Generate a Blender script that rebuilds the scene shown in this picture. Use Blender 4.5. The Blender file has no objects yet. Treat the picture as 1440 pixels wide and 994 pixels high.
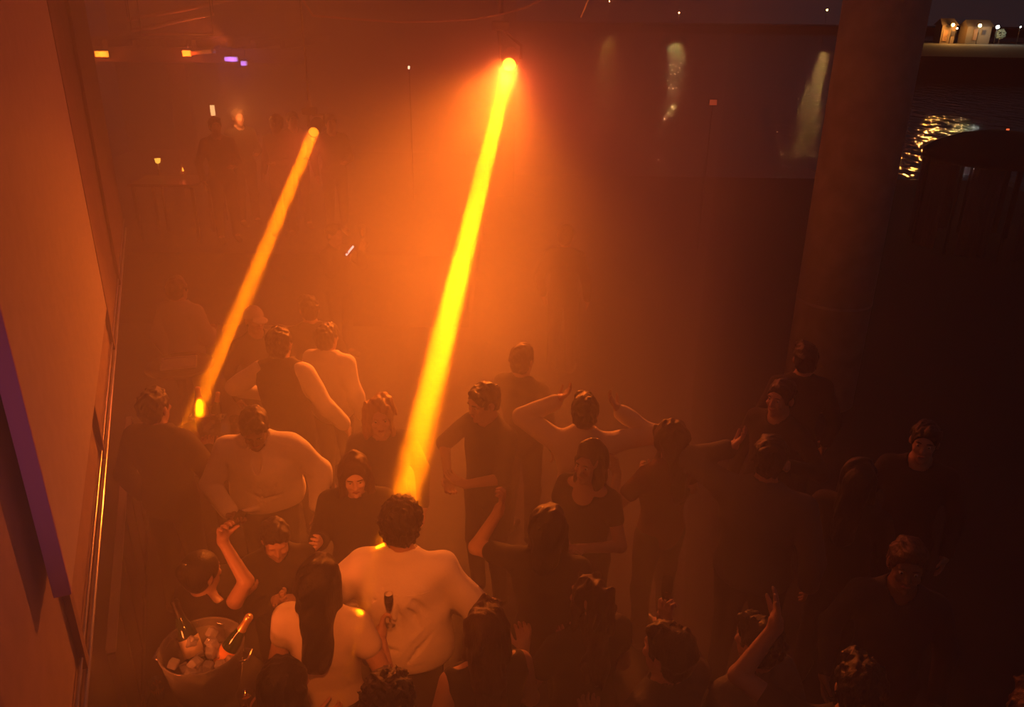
import bpy, bmesh, math, random
import numpy as np
from mathutils import Vector, Matrix

# ------------------------------------------------------------------ camera
D = bpy.data; SC = bpy.context.scene; COL = SC.collection
F = 1130.0; PITCH = math.radians(22.84); ROLL = 0.0127; CAM = Vector((0, 0, 4.0))
fwd = Vector((0, math.cos(PITCH), -math.sin(PITCH))); up0 = Vector((0, math.sin(PITCH), math.cos(PITCH))); rt0 = Vector((1, 0, 0))
rt = (rt0*math.cos(ROLL) + up0*math.sin(ROLL)).normalized(); up = (up0*math.cos(ROLL) - rt0*math.sin(ROLL)).normalized()
def ray(px, py): return fwd + rt*((px-720)/F) - up*((py-497)/F)
def at_depth(px, py, z): return CAM + ray(px, py)*z
def at_height(px, py, h):
    r = ray(px, py); return CAM + r*((h-CAM.z)/r.z)
cd = D.cameras.new('camera'); cam = D.objects.new('camera', cd); COL.objects.link(cam)
cd.sensor_width = 36; cd.lens = F/1440*36; cd.clip_start = .05; cd.clip_end = 3000
m4 = Matrix((rt, up, -fwd)).transposed().to_4x4(); m4.translation = CAM; cam.matrix_world = m4
SC.camera = cam
vs = SC.view_settings; vs.view_transform = 'Standard'; vs.look = 'None'; vs.gamma = 1; vs.use_curve_mapping = False
vs.exposure = 0.0
SC.cycles.volume_bounces = 1; SC.cycles.volume_step_rate = 1.6; SC.cycles.use_adaptive_sampling = False; SC.cycles.sample_clamp_indirect = 4; SC.cycles.max_bounces = 8; SC.cycles.transparent_max_bounces = 48

# ------------------------------------------------------------------ night sky
W = D.worlds.new('night_sky'); SC.world = W; W.use_nodes = True
bg = W.node_tree.nodes['Background']; bg.inputs[0].default_value = (.75, .7, .9, 1); bg.inputs[1].default_value = .014

# ------------------------------------------------------------------ lamps of the venue and added fill lights
AMBER = (1, .20, .012); WASH = (1, .108, .026); VIOLET = (.55, .25, 1)
def aim(o, S, T):
    o.matrix_world = Matrix.Translation(S) @ (T-S).to_track_quat('-Z', 'Y').to_matrix().to_4x4()
def beam_light(name, S, T, r, spread, power, col=AMBER):
    l = D.lights.new(name, 'AREA'); l.shape = 'DISK'; l.size = 2*r; l.spread = math.radians(spread); l.energy = power; l.color = col
    o = D.objects.new(name, l); COL.objects.link(o); aim(o, S, T); return o
def spot_light(name, S, T, ang, blend, power, col=WASH, rad=.08):
    l = D.lights.new(name, 'SPOT'); l.spot_size = math.radians(ang); l.spot_blend = blend; l.energy = power; l.color = col; l.shadow_soft_size = rad
    o = D.objects.new(name, l); COL.objects.link(o); aim(o, S, T); return o
def point_light(name, S, power, col=WASH, rad=.05):
    l = D.lights.new(name, 'POINT'); l.energy = power; l.color = col; l.shadow_soft_size = rad
    o = D.objects.new(name, l); COL.objects.link(o); o.location = S; return o
S1 = at_depth(716, 91, 9.0); T1 = at_depth(553, 771, 4.0); DIR1 = (T1-S1).normalized()
TABLE2 = at_height(294, 612, 1.02)
S2 = at_depth(441, 186, 10.0); T2 = TABLE2+Vector((-.025, 0, .272)); DIR2 = (T2-S2).normalized()
BEAM = (1, .20, .001)
beam_light('beam_lamp', S1, T1, .072, .85, 46, BEAM)
beam_light('beam_lamp_small', S2, T2, .066, 1.0, 17, BEAM)
beam_light('spill_lamp', S1+DIR1*.04, at_depth(590, 450, 6.0), .12, 50, 108, (1, .172, .011))
spot_light('wash_lamp', S1+DIR1*.05, at_depth(660, 600, 4.8), 84, 1, 820, WASH)
spot_light('spill_lamp_small', S2+DIR2*.02, T2, 66, 1, 220)
spot_light('shirt_fill', Vector((-.15, .25, 4.9)), Vector((-.85, 3.45, 1.25)), 25, 1, 950, (1, .15, .012), .12)  # unseen fill spot, added to brighten the white shirts
spot_light('side_fill', Vector((-1.78, 2.25, 1.62)), Vector((-.45, 4.15, 1.38)), 62, 1, 45, (1, .14, .02), .1)  # unseen side fill, added to light shirts and crowd from the left
spot_light('streak_fill', at_depth(330, 62, 12.2), at_depth(240, 25, 11.5), 60, 1, 240, WASH, .05)  # unseen spot, added so the streak tubes under the roof show
spot_light('wall_fill', Vector((.2, .4, 4.6)), Vector((-1.7, 2.6, 2.2)), 75, 1, 20, WASH, .1)  # unseen fill, added to brighten the left wall and panel
spot_light('trim_fill', Vector((-.05, -.4, 3.9)), Vector((-1.25, 1.8, 3.0)), 22, 1, 30, (1, .36, .62), .1)  # unseen tinted spot, added to colour the panel's mauve edge

# ------------------------------------------------------------------ materials
MATS = {}
def mat(name, col, rough=.6, metal=0, bump=0, scale=40, var=0, stretch=(1, 1, 1), trans=0, emit=None, estr=0, coat=0, ior=1.45):
    if name in MATS: return MATS[name]
    m = D.materials.new(name); m.use_nodes = True; nt = m.node_tree; b = nt.nodes['Principled BSDF']
    b.inputs['Base Color'].default_value = (*col, 1); b.inputs['Roughness'].default_value = rough; b.inputs['Metallic'].default_value = metal
    b.inputs['Transmission Weight'].default_value = trans; b.inputs['IOR'].default_value = ior; b.inputs['Coat Weight'].default_value = coat
    if emit: b.inputs['Emission Color'].default_value = (*emit, 1); b.inputs['Emission Strength'].default_value = estr
    if bump or var:
        tc = nt.nodes.new('ShaderNodeTexCoord'); mp = nt.nodes.new('ShaderNodeMapping'); mp.inputs['Scale'].default_value = stretch
        n = nt.nodes.new('ShaderNodeTexNoise'); n.inputs['Scale'].default_value = scale; n.inputs['Detail'].default_value = 4
        nt.links.new(tc.outputs['Object'], mp.inputs[0]); nt.links.new(mp.outputs[0], n.inputs['Vector'])
        if bump:
            bp = nt.nodes.new('ShaderNodeBump'); bp.inputs['Strength'].default_value = bump; bp.inputs['Distance'].default_value = .01
            nt.links.new(n.outputs[0], bp.inputs['Height']); nt.links.new(bp.outputs[0], b.inputs['Normal'])
        if var:
            rp = nt.nodes.new('ShaderNodeValToRGB')
            rp.color_ramp.elements[0].position = .3; rp.color_ramp.elements[0].color = (*[c*(1-var) for c in col], 1)
            rp.color_ramp.elements[1].position = .7; rp.color_ramp.elements[1].color = (*[min(1, c*(1+var)) for c in col], 1)
            nt.links.new(n.outputs[0], rp.inputs[0]); nt.links.new(rp.outputs[0], b.inputs['Base Color'])
    MATS[name] = m; return m
SKIN = mat('skin_light', (.47, .30, .22), .5, bump=.05, scale=120, var=.06)
SKIN_P = mat('skin_pale', (.74, .52, .42), .5, bump=.05, scale=120, var=.05)
SKIN_D = mat('skin_dark', (.22, .13, .08), .5, bump=.05, scale=120, var=.06)
HAIR_K = mat('hair_black', (.012, .010, .009), .38, bump=.5, scale=60, stretch=(3, 3, .25))
HAIR_B = mat('hair_brown', (.06, .032, .018), .4, bump=.5, scale=60, stretch=(3, 3, .25), var=.3)
HAIR_Y = mat('hair_blond', (.55, .38, .18), .42, bump=.5, scale=60, stretch=(3, 3, .25), var=.2)
WHITE_C = mat('white_cotton', (.80, .78, .75), .85, bump=.12, scale=90)
CREAM_C = mat('cream_cotton', (.62, .56, .48), .85, bump=.12, scale=90)
BLACK_C = mat('black_cloth', (.018, .017, .018), .8, bump=.15, scale=80)
NAVY_C = mat('dark_blue_cloth', (.025, .03, .05), .8, bump=.15, scale=80)
GREY_C = mat('grey_cloth', (.10, .10, .11), .85, bump=.15, scale=80)
WINE_C = mat('wine_cloth', (.12, .02, .025), .8, bump=.15, scale=80)
SHOE = mat('shoe_leather', (.02, .018, .016), .35)
EYE = mat('eye_white', (.75, .72, .70), .15)
IRIS = mat('iris_dark', (.02, .012, .01), .15)
LIP = mat('lip_rose', (.42, .15, .12), .4)
STEEL = mat('brushed_steel', (.55, .55, .57), .28, 1, bump=.05, scale=60)
BLACK_M = mat('black_metal', (.02, .02, .022), .45, .6)
def clear(name, tint, body, rough=.05, white=(.9, .9, .9), glow=0):
    """see-through plastic or glass: mostly transparent, a little milky, glossy at grazing angles"""
    m = D.materials.new(name); m.use_nodes = True; nt = m.node_tree; nt.nodes.clear(); n = nt.nodes.new; L = nt.links.new
    o = n('ShaderNodeOutputMaterial'); t = n('ShaderNodeBsdfTransparent'); t.inputs[0].default_value = (*tint, 1); d = n('ShaderNodeBsdfTranslucent'); d.inputs[0].default_value = (*white, 1); d2 = n('ShaderNodeBsdfDiffuse'); d2.inputs[0].default_value = (*white, 1)
    g = n('ShaderNodeBsdfGlossy'); g.inputs['Roughness'].default_value = rough; f = n('ShaderNodeFresnel'); f.inputs[0].default_value = 1.4
    m0 = n('ShaderNodeMixShader'); m0.inputs[0].default_value = .5; L(d.outputs[0], m0.inputs[1]); L(d2.outputs[0], m0.inputs[2])
    m1 = n('ShaderNodeMixShader'); m1.inputs[0].default_value = body; L(t.outputs[0], m1.inputs[1]); L(m0.outputs[0], m1.inputs[2])
    m2 = n('ShaderNodeMixShader'); L(f.outputs[0], m2.inputs[0]); L(m1.outputs[0], m2.inputs[1]); L(g.outputs[0], m2.inputs[2]); L(m2.outputs[0], o.inputs[0]); MATS[name] = m; return m
GLASS = clear('clear_glass', (.96, .96, .96), .06)

# ------------------------------------------------------------------ mesh builders
def link_mesh(name, verts, faces, material, parent=None, smooth=False):
    me = D.meshes.new(name)
    verts = np.asarray(verts, np.float32)
    if isinstance(faces, np.ndarray) and len(faces):
        k = faces.shape[1]; me.vertices.add(len(verts)); me.vertices.foreach_set('co', verts.ravel())
        me.loops.add(faces.size); me.loops.foreach_set('vertex_index', faces.ravel().astype(np.int32))
        me.polygons.add(len(faces)); me.polygons.foreach_set('loop_start', np.arange(0, faces.size, k, dtype=np.int32))
        me.update(calc_edges=True)
    else:
        me.from_pydata([tuple(map(float, v)) for v in verts], [], [tuple(f) for f in faces]); me.update()
    if smooth: me.polygons.foreach_set('use_smooth', np.ones(len(me.polygons), bool))
    me.materials.append(material)
    o = D.objects.new(name, me); COL.objects.link(o)
    if parent: o.parent = parent
    return o
class MB:
    """collects simple solids into one mesh"""
    def __init__(s): s.v = []; s.f = []
    def add(s, vs, fs):
        k = len(s.v); s.v += [Vector(v) for v in vs]; s.f += [tuple(i+k for i in f) for f in fs]; return s
    def box(s, c, d, R=None, bev=0):
        c = Vector(c); h = Vector(d)/2; R = R or Matrix.Identity(3)
        bm = bmesh.new(); bmesh.ops.create_cube(bm, size=1)
        for v in bm.verts: v.co = Vector((v.co.x*d[0], v.co.y*d[1], v.co.z*d[2]))
        if bev: bmesh.ops.bevel(bm, geom=bm.edges[:], offset=bev, segments=2, affect='EDGES', profile=.5)
        bm.verts.index_update(); s.add([c+R@v.co for v in bm.verts], [[v.index for v in f.verts] for f in bm.faces]); bm.free(); return s
    def tube(s, pts, r, n=10, cap=True):
        pts = [Vector(p) for p in pts]; rs = r if isinstance(r, (list, tuple)) else [r]*len(pts); k = len(s.v); x = None
        for i, p in enumerate(pts):
            t = (pts[min(i+1, len(pts)-1)]-pts[max(i-1, 0)]).normalized()
            if x is None: x = t.orthogonal().normalized()
            x = (x-t*x.dot(t)).normalized(); y = t.cross(x)
            for j in range(n):
                a = 2*math.pi*j/n; s.v.append(p+(x*math.cos(a)+y*math.sin(a))*rs[i])
        for i in range(len(pts)-1):
            for j in range(n):
                a = k+i*n+j; b = k+i*n+(j+1) % n; s.f.append((a, b, b+n, a+n))
        if cap:
            s.f.append(tuple(k+j for j in reversed(range(n)))); e = k+(len(pts)-1)*n; s.f.append(tuple(e+j for j in range(n)))
        return s
    def lathe(s, prof, n=24, c=(0, 0, 0), R=None, sq=1.0):
        """profile of (radius, z); both ends closed when radius is 0"""
        c = Vector(c); R = R or Matrix.Identity(3); k = len(s.v)
        for (r, z) in prof:
            for j in range(n):
                a = 2*math.pi*j/n; s.v.append(c+R@Vector((r*math.cos(a), r*math.sin(a)*sq, z)))
        for i in range(len(prof)-1):
            for j in range(n):
                a = k+i*n+j; b = k+i*n+(j+1) % n; s.f.append((a, b, b+n, a+n))
        return s
    def prism(s, poly, z0, z1):
        n = len(poly)
        s.add([(p[0], p[1], z0) for p in poly]+[(p[0], p[1], z1) for p in poly],
              [tuple(reversed(range(n))), tuple(range(n, 2*n))]+[(i, (i+1) % n, n+(i+1) % n, n+i) for i in range(n)]); return s
    def build(s, name, material, parent=None, smooth=False, loc=None):
        v = s.v if loc is None else [p-Vector(loc) for p in s.v]
        o = link_mesh(name, v, s.f, material, parent, smooth)
        if loc is not None: o.location = loc
        bm = bmesh.new(); bm.from_mesh(o.data); bmesh.ops.recalc_face_normals(bm, faces=bm.faces); bm.to_mesh(o.data); bm.free()
        return o
def tag(o, label=None, cat=None, group=None, kind=None):
    for k, v in (('label', label), ('category', cat), ('group', group), ('kind', kind)):
        if v: o[k] = v
    return o
def empty(name, loc, rz=0, label=None, cat=None, group=None):
    o = D.objects.new(name, None); COL.objects.link(o); o.location = loc; o.rotation_euler = (0, 0, rz); o.empty_display_size = .1
    return tag(o, label, cat, group)
def copy_tree(o, parent=None):
    c = o.copy(); COL.objects.link(c); c.parent = parent
    for ch in list(o.children): copy_tree(ch, c)
    return c

# ------------------------------------------------------------------ bodies: smooth union of tapered limbs, surfaced by nets
class Field:
    def __init__(s, lo, hi, h, fine=()):
        s.ax = []
        for k in range(3):
            x = lo[k]; out = [x]
            while x < hi[k]:
                st = h
                for (a, b, hf) in fine:
                    if a[k]-hf <= x < b[k]: st = min(st, hf)
                x += st; out.append(x)
            s.ax.append(np.array(out, np.float32))
        s.d = np.full([len(a) for a in s.ax], 1.0, np.float32); s.h = h
    def region(s, lo, hi):
        sl = tuple(slice(max(0, int(np.searchsorted(s.ax[k], lo[k]))-1), int(np.searchsorted(s.ax[k], hi[k]))+1) for k in range(3))
        g = np.meshgrid(*[s.ax[k][sl[k]] for k in range(3)], indexing='ij', sparse=True)
        return sl, g
    def put(s, sl, d, k, sub):
        a = s.d[sl]
        if a.size == 0: return
        if sub: d = -d; a = -a; 
        if sub:  # smooth max(a0,-d) = -smin(-a0, d)
            dd = -d; aa = a
            hh = np.clip(.5+.5*(aa-(dd*-1))/k, 0, 1) if False else None
            x = s.d[sl]; y = d
            hh = np.maximum(k-np.abs(x-y), 0)/k; s.d[sl] = np.maximum(x, y)+hh*hh*k*.25
        else:
            hh = np.maximum(k-np.abs(a-d), 0)/k; s.d[sl] = np.minimum(a, d)-hh*hh*k*.25
    def cone(s, a, b, ra, rb=None, k=.02, sub=False):
        rb = ra if rb is None else rb; a = np.array(a, np.float32); b = np.array(b, np.float32); m = max(ra, rb)+k+3*s.h
        sl, (X, Y, Z) = s.region(np.minimum(a, b)-m, np.maximum(a, b)+m); e = b-a; L = float(e@e)+1e-9
        t = np.clip(((X-a[0])*e[0]+(Y-a[1])*e[1]+(Z-a[2])*e[2])/L, 0, 1)
        d = np.sqrt((X-a[0]-t*e[0])**2+(Y-a[1]-t*e[1])**2+(Z-a[2]-t*e[2])**2)-(ra+(rb-ra)*t)
        s.put(sl, d, k, sub)
    def ell(s, c, r, k=.02, R=None, sub=False):
        c = np.array(c, np.float32); m = max(r)+k+3*s.h; R = np.eye(3) if R is None else np.array(R)
        sl, (X, Y, Z) = s.region(c-m, c+m); x, y, z = X-c[0], Y-c[1], Z-c[2]
        q = [(R[0, i]*x+R[1, i]*y+R[2, i]*z) for i in range(3)]
        k0 = np.sqrt(sum((q[i]/r[i])**2 for i in range(3)))+1e-6; k1 = np.sqrt(sum((q[i]/r[i]**2)**2 for i in range(3)))+1e-6
        s.put(sl, k0*(k0-1)/k1, k, sub)
    def keep(s, p, n):
        """keeps what lies on the side of p that n points to"""
        X, Y, Z = np.meshgrid(*s.ax, indexing='ij', sparse=True)
        s.d = np.maximum(s.d, -((X-p[0])*n[0]+(Y-p[1])*n[1]+(Z-p[2])*n[2])).astype(np.float32)
    def ripple(s, amp, f, seed=0, zs=1.0):
        X, Y, Z = np.meshgrid(*s.ax, indexing='ij', sparse=True); r = random.Random(seed)
        for q in range(4):
            a, b, c = r.uniform(-1, 1)*f, r.uniform(-1, 1)*f, r.uniform(-1, 1)*f*zs
            s.d += (amp*np.sin(a*X+b*Y+c*Z+r.uniform(0, 6)+1.2*np.sin(X*f*.35*r.uniform(.5, 1)+Z*f*.3))).astype(np.float32)
    def mesh(s):
        d = s.d; i = d < 0; nx, ny, nz = d.shape
        c = np.zeros((nx-1, ny-1, nz-1), np.int8)
        for a in (0, 1):
            for b in (0, 1):
                for e in (0, 1): c += i[a:nx-1+a, b:ny-1+b, e:nz-1+e]
        act = (c > 0) & (c < 8); ijk = np.argwhere(act); n = len(ijk)
        if not n: return np.zeros((0, 3)), np.zeros((0, 4), np.int32)
        idx = np.full(c.shape, -1, np.int32); idx[act] = np.arange(n)
        acc = np.zeros((n, 3)); cnt = np.zeros(n)
        cs = [(a, b, e) for a in (0, 1) for b in (0, 1) for e in (0, 1)]
        val = {q: d[ijk[:, 0]+q[0], ijk[:, 1]+q[1], ijk[:, 2]+q[2]] for q in cs}
        for q in cs:
            for k in range(3):
                if q[k] == 0:
                    w = list(q); w[k] = 1; w = tuple(w); v0, v1 = val[q], val[w]; x = (v0 < 0) != (v1 < 0)
                    t = np.where(x, v0/np.where(x, v0-v1, 1), 0)
                    p = np.array(q, float)[None, :].repeat(n, 0); p[:, k] += t; acc[x] += p[x]; cnt[x] += 1
        g = ijk+acc/np.maximum(cnt, 1)[:, None]
        V = np.stack([np.interp(g[:, k], np.arange(len(s.ax[k])), s.ax[k]) for k in range(3)], 1)
        fs = []
        def quad(e, o0, o1, o2, o3, flip):
            q = np.stack([idx[tuple((e-np.array(o)).T)] for o in (o0, o1, o2, o3)], 1); q[flip] = q[flip][:, ::-1]; fs.append(q)
        for k in range(3):
            a = [slice(1, -1)]*3; b = [slice(1, -1)]*3; a[k] = slice(0, -1); b[k] = slice(1, None)
            i0, i1 = i[tuple(a)], i[tuple(b)]; e = np.argwhere(i0 != i1); off = np.array([1, 1, 1]); off[k] = 0
            fl = ~i0[tuple(e.T)]; e = e+off
            u = [0, 0, 0]; v = [0, 0, 0]; u[(k+1) % 3] = 1; v[(k+2) % 3] = 1; w = [u[q]+v[q] for q in range(3)]
            quad(e, w, v, [0, 0, 0], u, fl)
        return V, np.concatenate(fs)
def rotm(p=0, y=0, r=0):
    return np.array(Matrix.Rotation(math.radians(y), 3, 'Z') @ Matrix.Rotation(math.radians(p), 3, 'X') @ Matrix.Rotation(math.radians(r), 3, 'Y'))

def ik(S, T, l1, l2, pole):
    S, T, pole = map(np.array, (S, T, pole)); v = T-S; d = np.linalg.norm(v); u = v/d
    if d > .985*(l1+l2): d = .985*(l1+l2); T = S+u*d
    a = (l1*l1-l2*l2+d*d)/(2*d); h = math.sqrt(max(l1*l1-a*a, 0)); p = pole-u*(pole@u); p = p/(np.linalg.norm(p)+1e-9)
    return S+u*a+p*h, T

HANG = dict(to=(.09, .06, -.50))
def person(label, px, py, H=1.72, face=0, res=.011, lean=(0, 0), head=(0, 0, 0), R=HANG, L=HANG, top=None, bottom=None, hair=('short', None),
           skin=None, eyes=False, base=0.0, build=1.0, hair_rip=.003, twist=0, push=0.0):
    """one continuous body mesh with clothing, hair and eyes as its children; px,py is where the head's centre shows"""
    s = H/1.75; skin = skin or SKIN; A = lambda *p: np.array(p, float)*s
    piv = A(0, 0, .95); M = rotm(lean[0], twist, lean[1])
    T = lambda *p: piv+M@(A(*p)-piv)
    HM = M@rotm(0)  # head follows half of the torso lean
    HM = rotm(lean[0]*.4, twist, lean[1]*.4)@rotm(*[head[0], head[1], head[2]])
    nb = T(0, .012, 1.475); hc = nb+HM@A(0, -.012, .155)
    Hd = lambda *p: hc+HM@A(*p)
    hz = hc[2]; rz = math.radians(face); q = at_height(px, py, base+hz)
    Rz = Matrix.Rotation(rz, 3, 'Z'); off = Rz@Vector((hc[0], hc[1], 0)); loc = Vector((q.x-off.x, q.y-off.y, base)); loc += Vector((loc.x, loc.y, 0)).normalized()*push
    # ---- joints
    J = {}
    for sg, nm, P in ((1, 'L', L), (-1, 'R', R)):
        S = T(sg*.175*build, .01, 1.415)
        tgt = S+A(sg*P['to'][0], -P['to'][1], P['to'][2]); pole = P.get('pole', (.5, -.6, -.4)); pole = (sg*pole[0], -pole[1], pole[2])
        E, Wr = ik(S, tgt, .29*s, .255*s, pole)
        hd = Wr-E; hd = hd/np.linalg.norm(hd)
        if 'hdir' in P: hd = np.array((sg*P['hdir'][0], -P['hdir'][1], P['hdir'][2])); hd = hd/np.linalg.norm(hd)
        J[nm] = (S, E, Wr, hd, P)
    st = .0
    legs = []
    for sg in (1, -1): legs.append((A(sg*.092, 0, .93), A(sg*.105, -.02+sg*st, .50), A(sg*.115, .02+sg*st, .085)))
    pts = [Hd(0, 0, .2), Hd(0, 0, -.2), A(.25, .2, 0), A(-.25, -.26, 0), T(0, .22, 1.3), T(0, -.24, 1.3), T(.3, 0, 1.3), T(-.3, 0, 1.3)]
    for k in 'LR': pts += [J[k][0], J[k][1], J[k][2], J[k][2]+J[k][3]*.2]
    P_ = np.array(pts); lo, hi = P_.min(0)-.09, P_.max(0)+.09; lo[2] = -.01
    fine = []
    if res < .012:
        for k in 'LR': c = J[k][2]+J[k][3]*.09*s; fine.append((c-.085*s, c+.085*s, .0055))
        fine.append((Hd(0, 0, 0)-np.array((.06, .13, .1))*s, Hd(0, 0, 0)+np.array((.06, .0, .07))*s, .0065))
    B = Field(lo, hi, res, fine)
    # ---- body
    def torso(G, o=0.0, k=.06, arms=None):
        G.ell(T(0, .005, .95), np.array((.165*build+o, .112*build+o, .125+o))*s, k, M); G.ell(T(0, -.005, 1.10), np.array((.142*build+o, .10*build+o, .16+o))*s, k, M)
        G.ell(T(0, .0, 1.28), np.array((.165*build+o, .115*build+o, .175+o))*s, k, M)
        G.cone(T(.13*build, .01, 1.395), T(-.13*build, .01, 1.395), (.058+o)*s, (.058+o)*s, k)
        G.cone(T(0, .015, 1.42), T(0, .01, 1.48), (.075+o)*s, (.058+o)*s, .04)
        for g in (1, -1): G.cone(T(g*.03, .022, 1.485), T(g*.15*build, .012, 1.435), (.036+o*.7)*s, (.030+o*.7)*s, .05)
    def arm(G, k, o=0.0, reach=2.0, sm=.03):
        S, E, Wr, hd, P = J[k]
        G.cone(S, S+(E-S)*min(reach, 1), (.050+o)*s*build**.5, (.050-.009*min(reach, 1)+o)*s, sm)
        if reach > 1:
            f = reach-1; G.cone(E, E+(Wr-E)*f, (.041+o)*s, (.041-.013*f+o)*s, .015)
    def hand(G, k):
        S, E, Wr, hd, P = J[k]; sg = 1 if k == 'L' else -1
        u = hd; side = np.array(P.get('up', (0, -1, 0)), float)  # towards the thumb
        side = side*np.array((sg, 1, 1)); side = side-u*(side@u)
        if np.linalg.norm(side) < .05: side = np.array((0, 0, 1.))-u*u[2]
        side /= np.linalg.norm(side); nrm = np.cross(u, side)*sg  # palm side
        cu = P.get('curl', .35); sp = P.get('spread', .16)
        G.cone(Wr, Wr+u*.03*s, .027*s, .030*s, .015)
        for w in (-.028, -.010, .010, .028): G.cone(Wr+u*.03*s+side*w*s*.7, Wr+u*.088*s+side*w*s, .0155*s, .0115*s, .010)
        for w, ln in ((.030, .068), (.010, .078), (-.011, .072), (-.031, .056)):
            p = Wr+u*.088*s+side*w*s; d = u*math.cos(.15)+side*w/.03*sp; d /= np.linalg.norm(d); a = cu*.5
            for sgm, f, r0, r1 in ((0, .45, .0108, .0098), (1, .32, .0098, .0088), (2, .23, .0088, .0076)):
                dd = d*math.cos(a)+nrm*math.sin(a); e = p+dd*ln*f*s; G.cone(p, e, r0*s, r1*s, .004); p = e; a += cu*1.15
        p = Wr+u*.022*s+side*.022*s; d = side*.75+u*.62+nrm*.30; d /= np.linalg.norm(d); e = p+d*.042*s; G.cone(p, e, .015*s, .0118*s, .012)
        d2 = side*(.55-cu*.5)+u*.75+nrm*(.2+cu*.5); d2 /= np.linalg.norm(d2); e2 = e+d2*.034*s; G.cone(e, e2, .0115*s, .0095*s, .004); G.cone(e2, e2+(d2+nrm*cu*.3)*.022*s, .0095*s, .008*s, .004)
    def headform(G):
        G.cone(nb, Hd(0, .022, -.06), .060*s*build**.3, .054*s, .03)
        G.ell(Hd(0, .014, .035), A(.076, .097, .085), .03, HM); G.ell(Hd(0, -.036, -.018), A(.060, .058, .086), .03, HM)
        G.ell(Hd(0, -.046, -.078), A(.044, .046, .040), .03, HM); G.ell(Hd(0, -.088, -.100), A(.018, .014, .014), .015, HM)
        G.cone(Hd(-.04, -.083, .034), Hd(.04, -.083, .034), .010*s, .010*s, .015)
        for g in (1, -1):
            G.ell(Hd(g*.031, -.101, .012), A(.017, .013, .010), .012, HM, True)
            G.ell(Hd(g*.040, -.076, -.022), A(.020, .018, .018), .015, HM)
            G.ell(Hd(g*.078, .012, -.006), A(.011, .021, .032), .008, HM)
        G.cone(Hd(0, -.090, .018), Hd(0, -.110, -.024), .0075*s, .0125*s, .012)
        for g in (1, -1): G.ell(Hd(g*.013, -.099, -.027), A(.009, .010, .008), .006, HM)
        G.ell(Hd(0, -.093, -.050), A(.023, .010, .007), .006, HM); G.ell(Hd(0, -.092, -.066), A(.020, .010, .008), .006, HM)
    def legform(G, o=0.0, f=1.0):
        for (a, b, c) in legs:
            G.cone(a, b, (.083+o)*s*build, (.054+o)*s, .03); G.cone(b, b+(c-b)*f, (.055+o)*s, (.055-.017*f+o)*s, .02)
    torso(B)
    for k in 'LR': arm(B, k); hand(B, k)
    legform(B)
    for (a, b, c) in legs: B.cone(c, c+A(0, -.15, -.045), .042*s, .032*s, .02)
    headform(B)
    V, Fc = B.mesh(); body = link_mesh('person', V, Fc, skin, None, True)
    body.location = loc; body.rotation_euler = (0, 0, rz); tag(body, label, 'person')
    # ---- clothing
    tp = dict(mat=BLACK_C, off=.016, sleeve=1.95, hem=.86, neck='crew', rip=.0016, name='shirt', collar=False); tp.update(top or {})
    bt = dict(mat=BLACK_C, kind='trousers'); bt.update(bottom or {})
    lo2, hi2 = lo.copy(), hi.copy(); lo2[2] = max(lo[2], tp['hem']*s-.06); hi2[2] = max(T(0, 0, 1.56)[2], max(J[k][1][2] for k in 'LR')+.1, max(J[k][2][2] for k in 'LR')+.1)
    G = Field(lo2, hi2, max(res, .0095)); torso(G, tp['off'])
    pass
    if tp['sleeve'] > 0:
        for k in 'LR': arm(G, k, tp['off']*tp.get('puff', 1), min(tp['sleeve'], 1.97), .03)
    if tp.get('loose'):
        w = tp['loose']
        for z in (1.30, 1.18, 1.06, tp['hem']+.05): G.ell(T(0, .004, z), np.array((.168*build+.03+w*(1.3-z), .118*build+.028+w*.8*(1.3-z), .13))*s, .08, M)
    def surf(x, z, sd):
        i = min(int(np.searchsorted(G.ax[0], x)), len(G.ax[0])-1); k = min(int(np.searchsorted(G.ax[2], z)), len(G.ax[2])-1); col = np.nonzero(G.d[i, :, k] < 0)[0]
        return float(G.ax[1][col[-1 if sd > 0 else 0]]) if len(col) else 0
    for (pts_, sd, r_, sub) in tp.get('folds', ()):
        q_ = [np.array((x*s, surf(x*s, z*s, sd)+sd*(.62*r_ if sub else -.45*r_), z*s)) for x, z in pts_]; n_ = len(q_)-1
        for j in range(n_):
            e0 = .45+.55*math.sin(math.pi*j/n_) if n_ > 1 else 1; e1 = .45+.55*math.sin(math.pi*(j+1)/n_) if n_ > 1 else .5
            G.cone(q_[j], q_[j+1], r_*e0, r_*e1, .009, sub)
    if tp['rip']: G.ripple(tp['rip'], 26, int(px*7+py), .8)
    G.keep((0, 0, tp['hem']*s), (0, 0, 1))
    if tp['neck'] != 'high': G.cone(nb+M@A(0, -.012, -.012), nb+M@A(0, -.03, .2), .068*s, .075*s, .008, True)
    if tp['neck'] == 'v': G.cone(T(0, -.11, 1.48), T(0, -.15, 1.32), .052*s, .012*s, .008, True)
    if tp['neck'] == 'wide': G.cone(T(.10, -.03, 1.50), T(-.10, -.03, 1.50), .060*s, .060*s, .01, True); G.ell(T(0, -.1, 1.46), A(.10, .08, .09), .01, M, True)
    V, Fc = G.mesh(); GS = G
    def surf2(x, z, sd):
        i = int(np.searchsorted(GS.ax[0], x)); k = int(np.searchsorted(GS.ax[2], z)); col = np.nonzero(GS.d[i, :, k] < 0)[0]
        return float(GS.ax[1][col[-1 if sd > 0 else 0]]) if len(col) else 0
    if len(V): shirt = link_mesh(tp['name'], V, Fc, tp['mat'], body, True)
    if tp.get('yoke'):
        mb = MB(); mb.tube([(x*s, surf2(x*s, (1.375-.25*x*x)*s, 1)+.001, (1.375-.25*x*x)*s) for x in np.linspace(-.15, .15, 15)], .0045, 6); mb.build('yoke_seam', tp['mat'], shirt, True)
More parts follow.
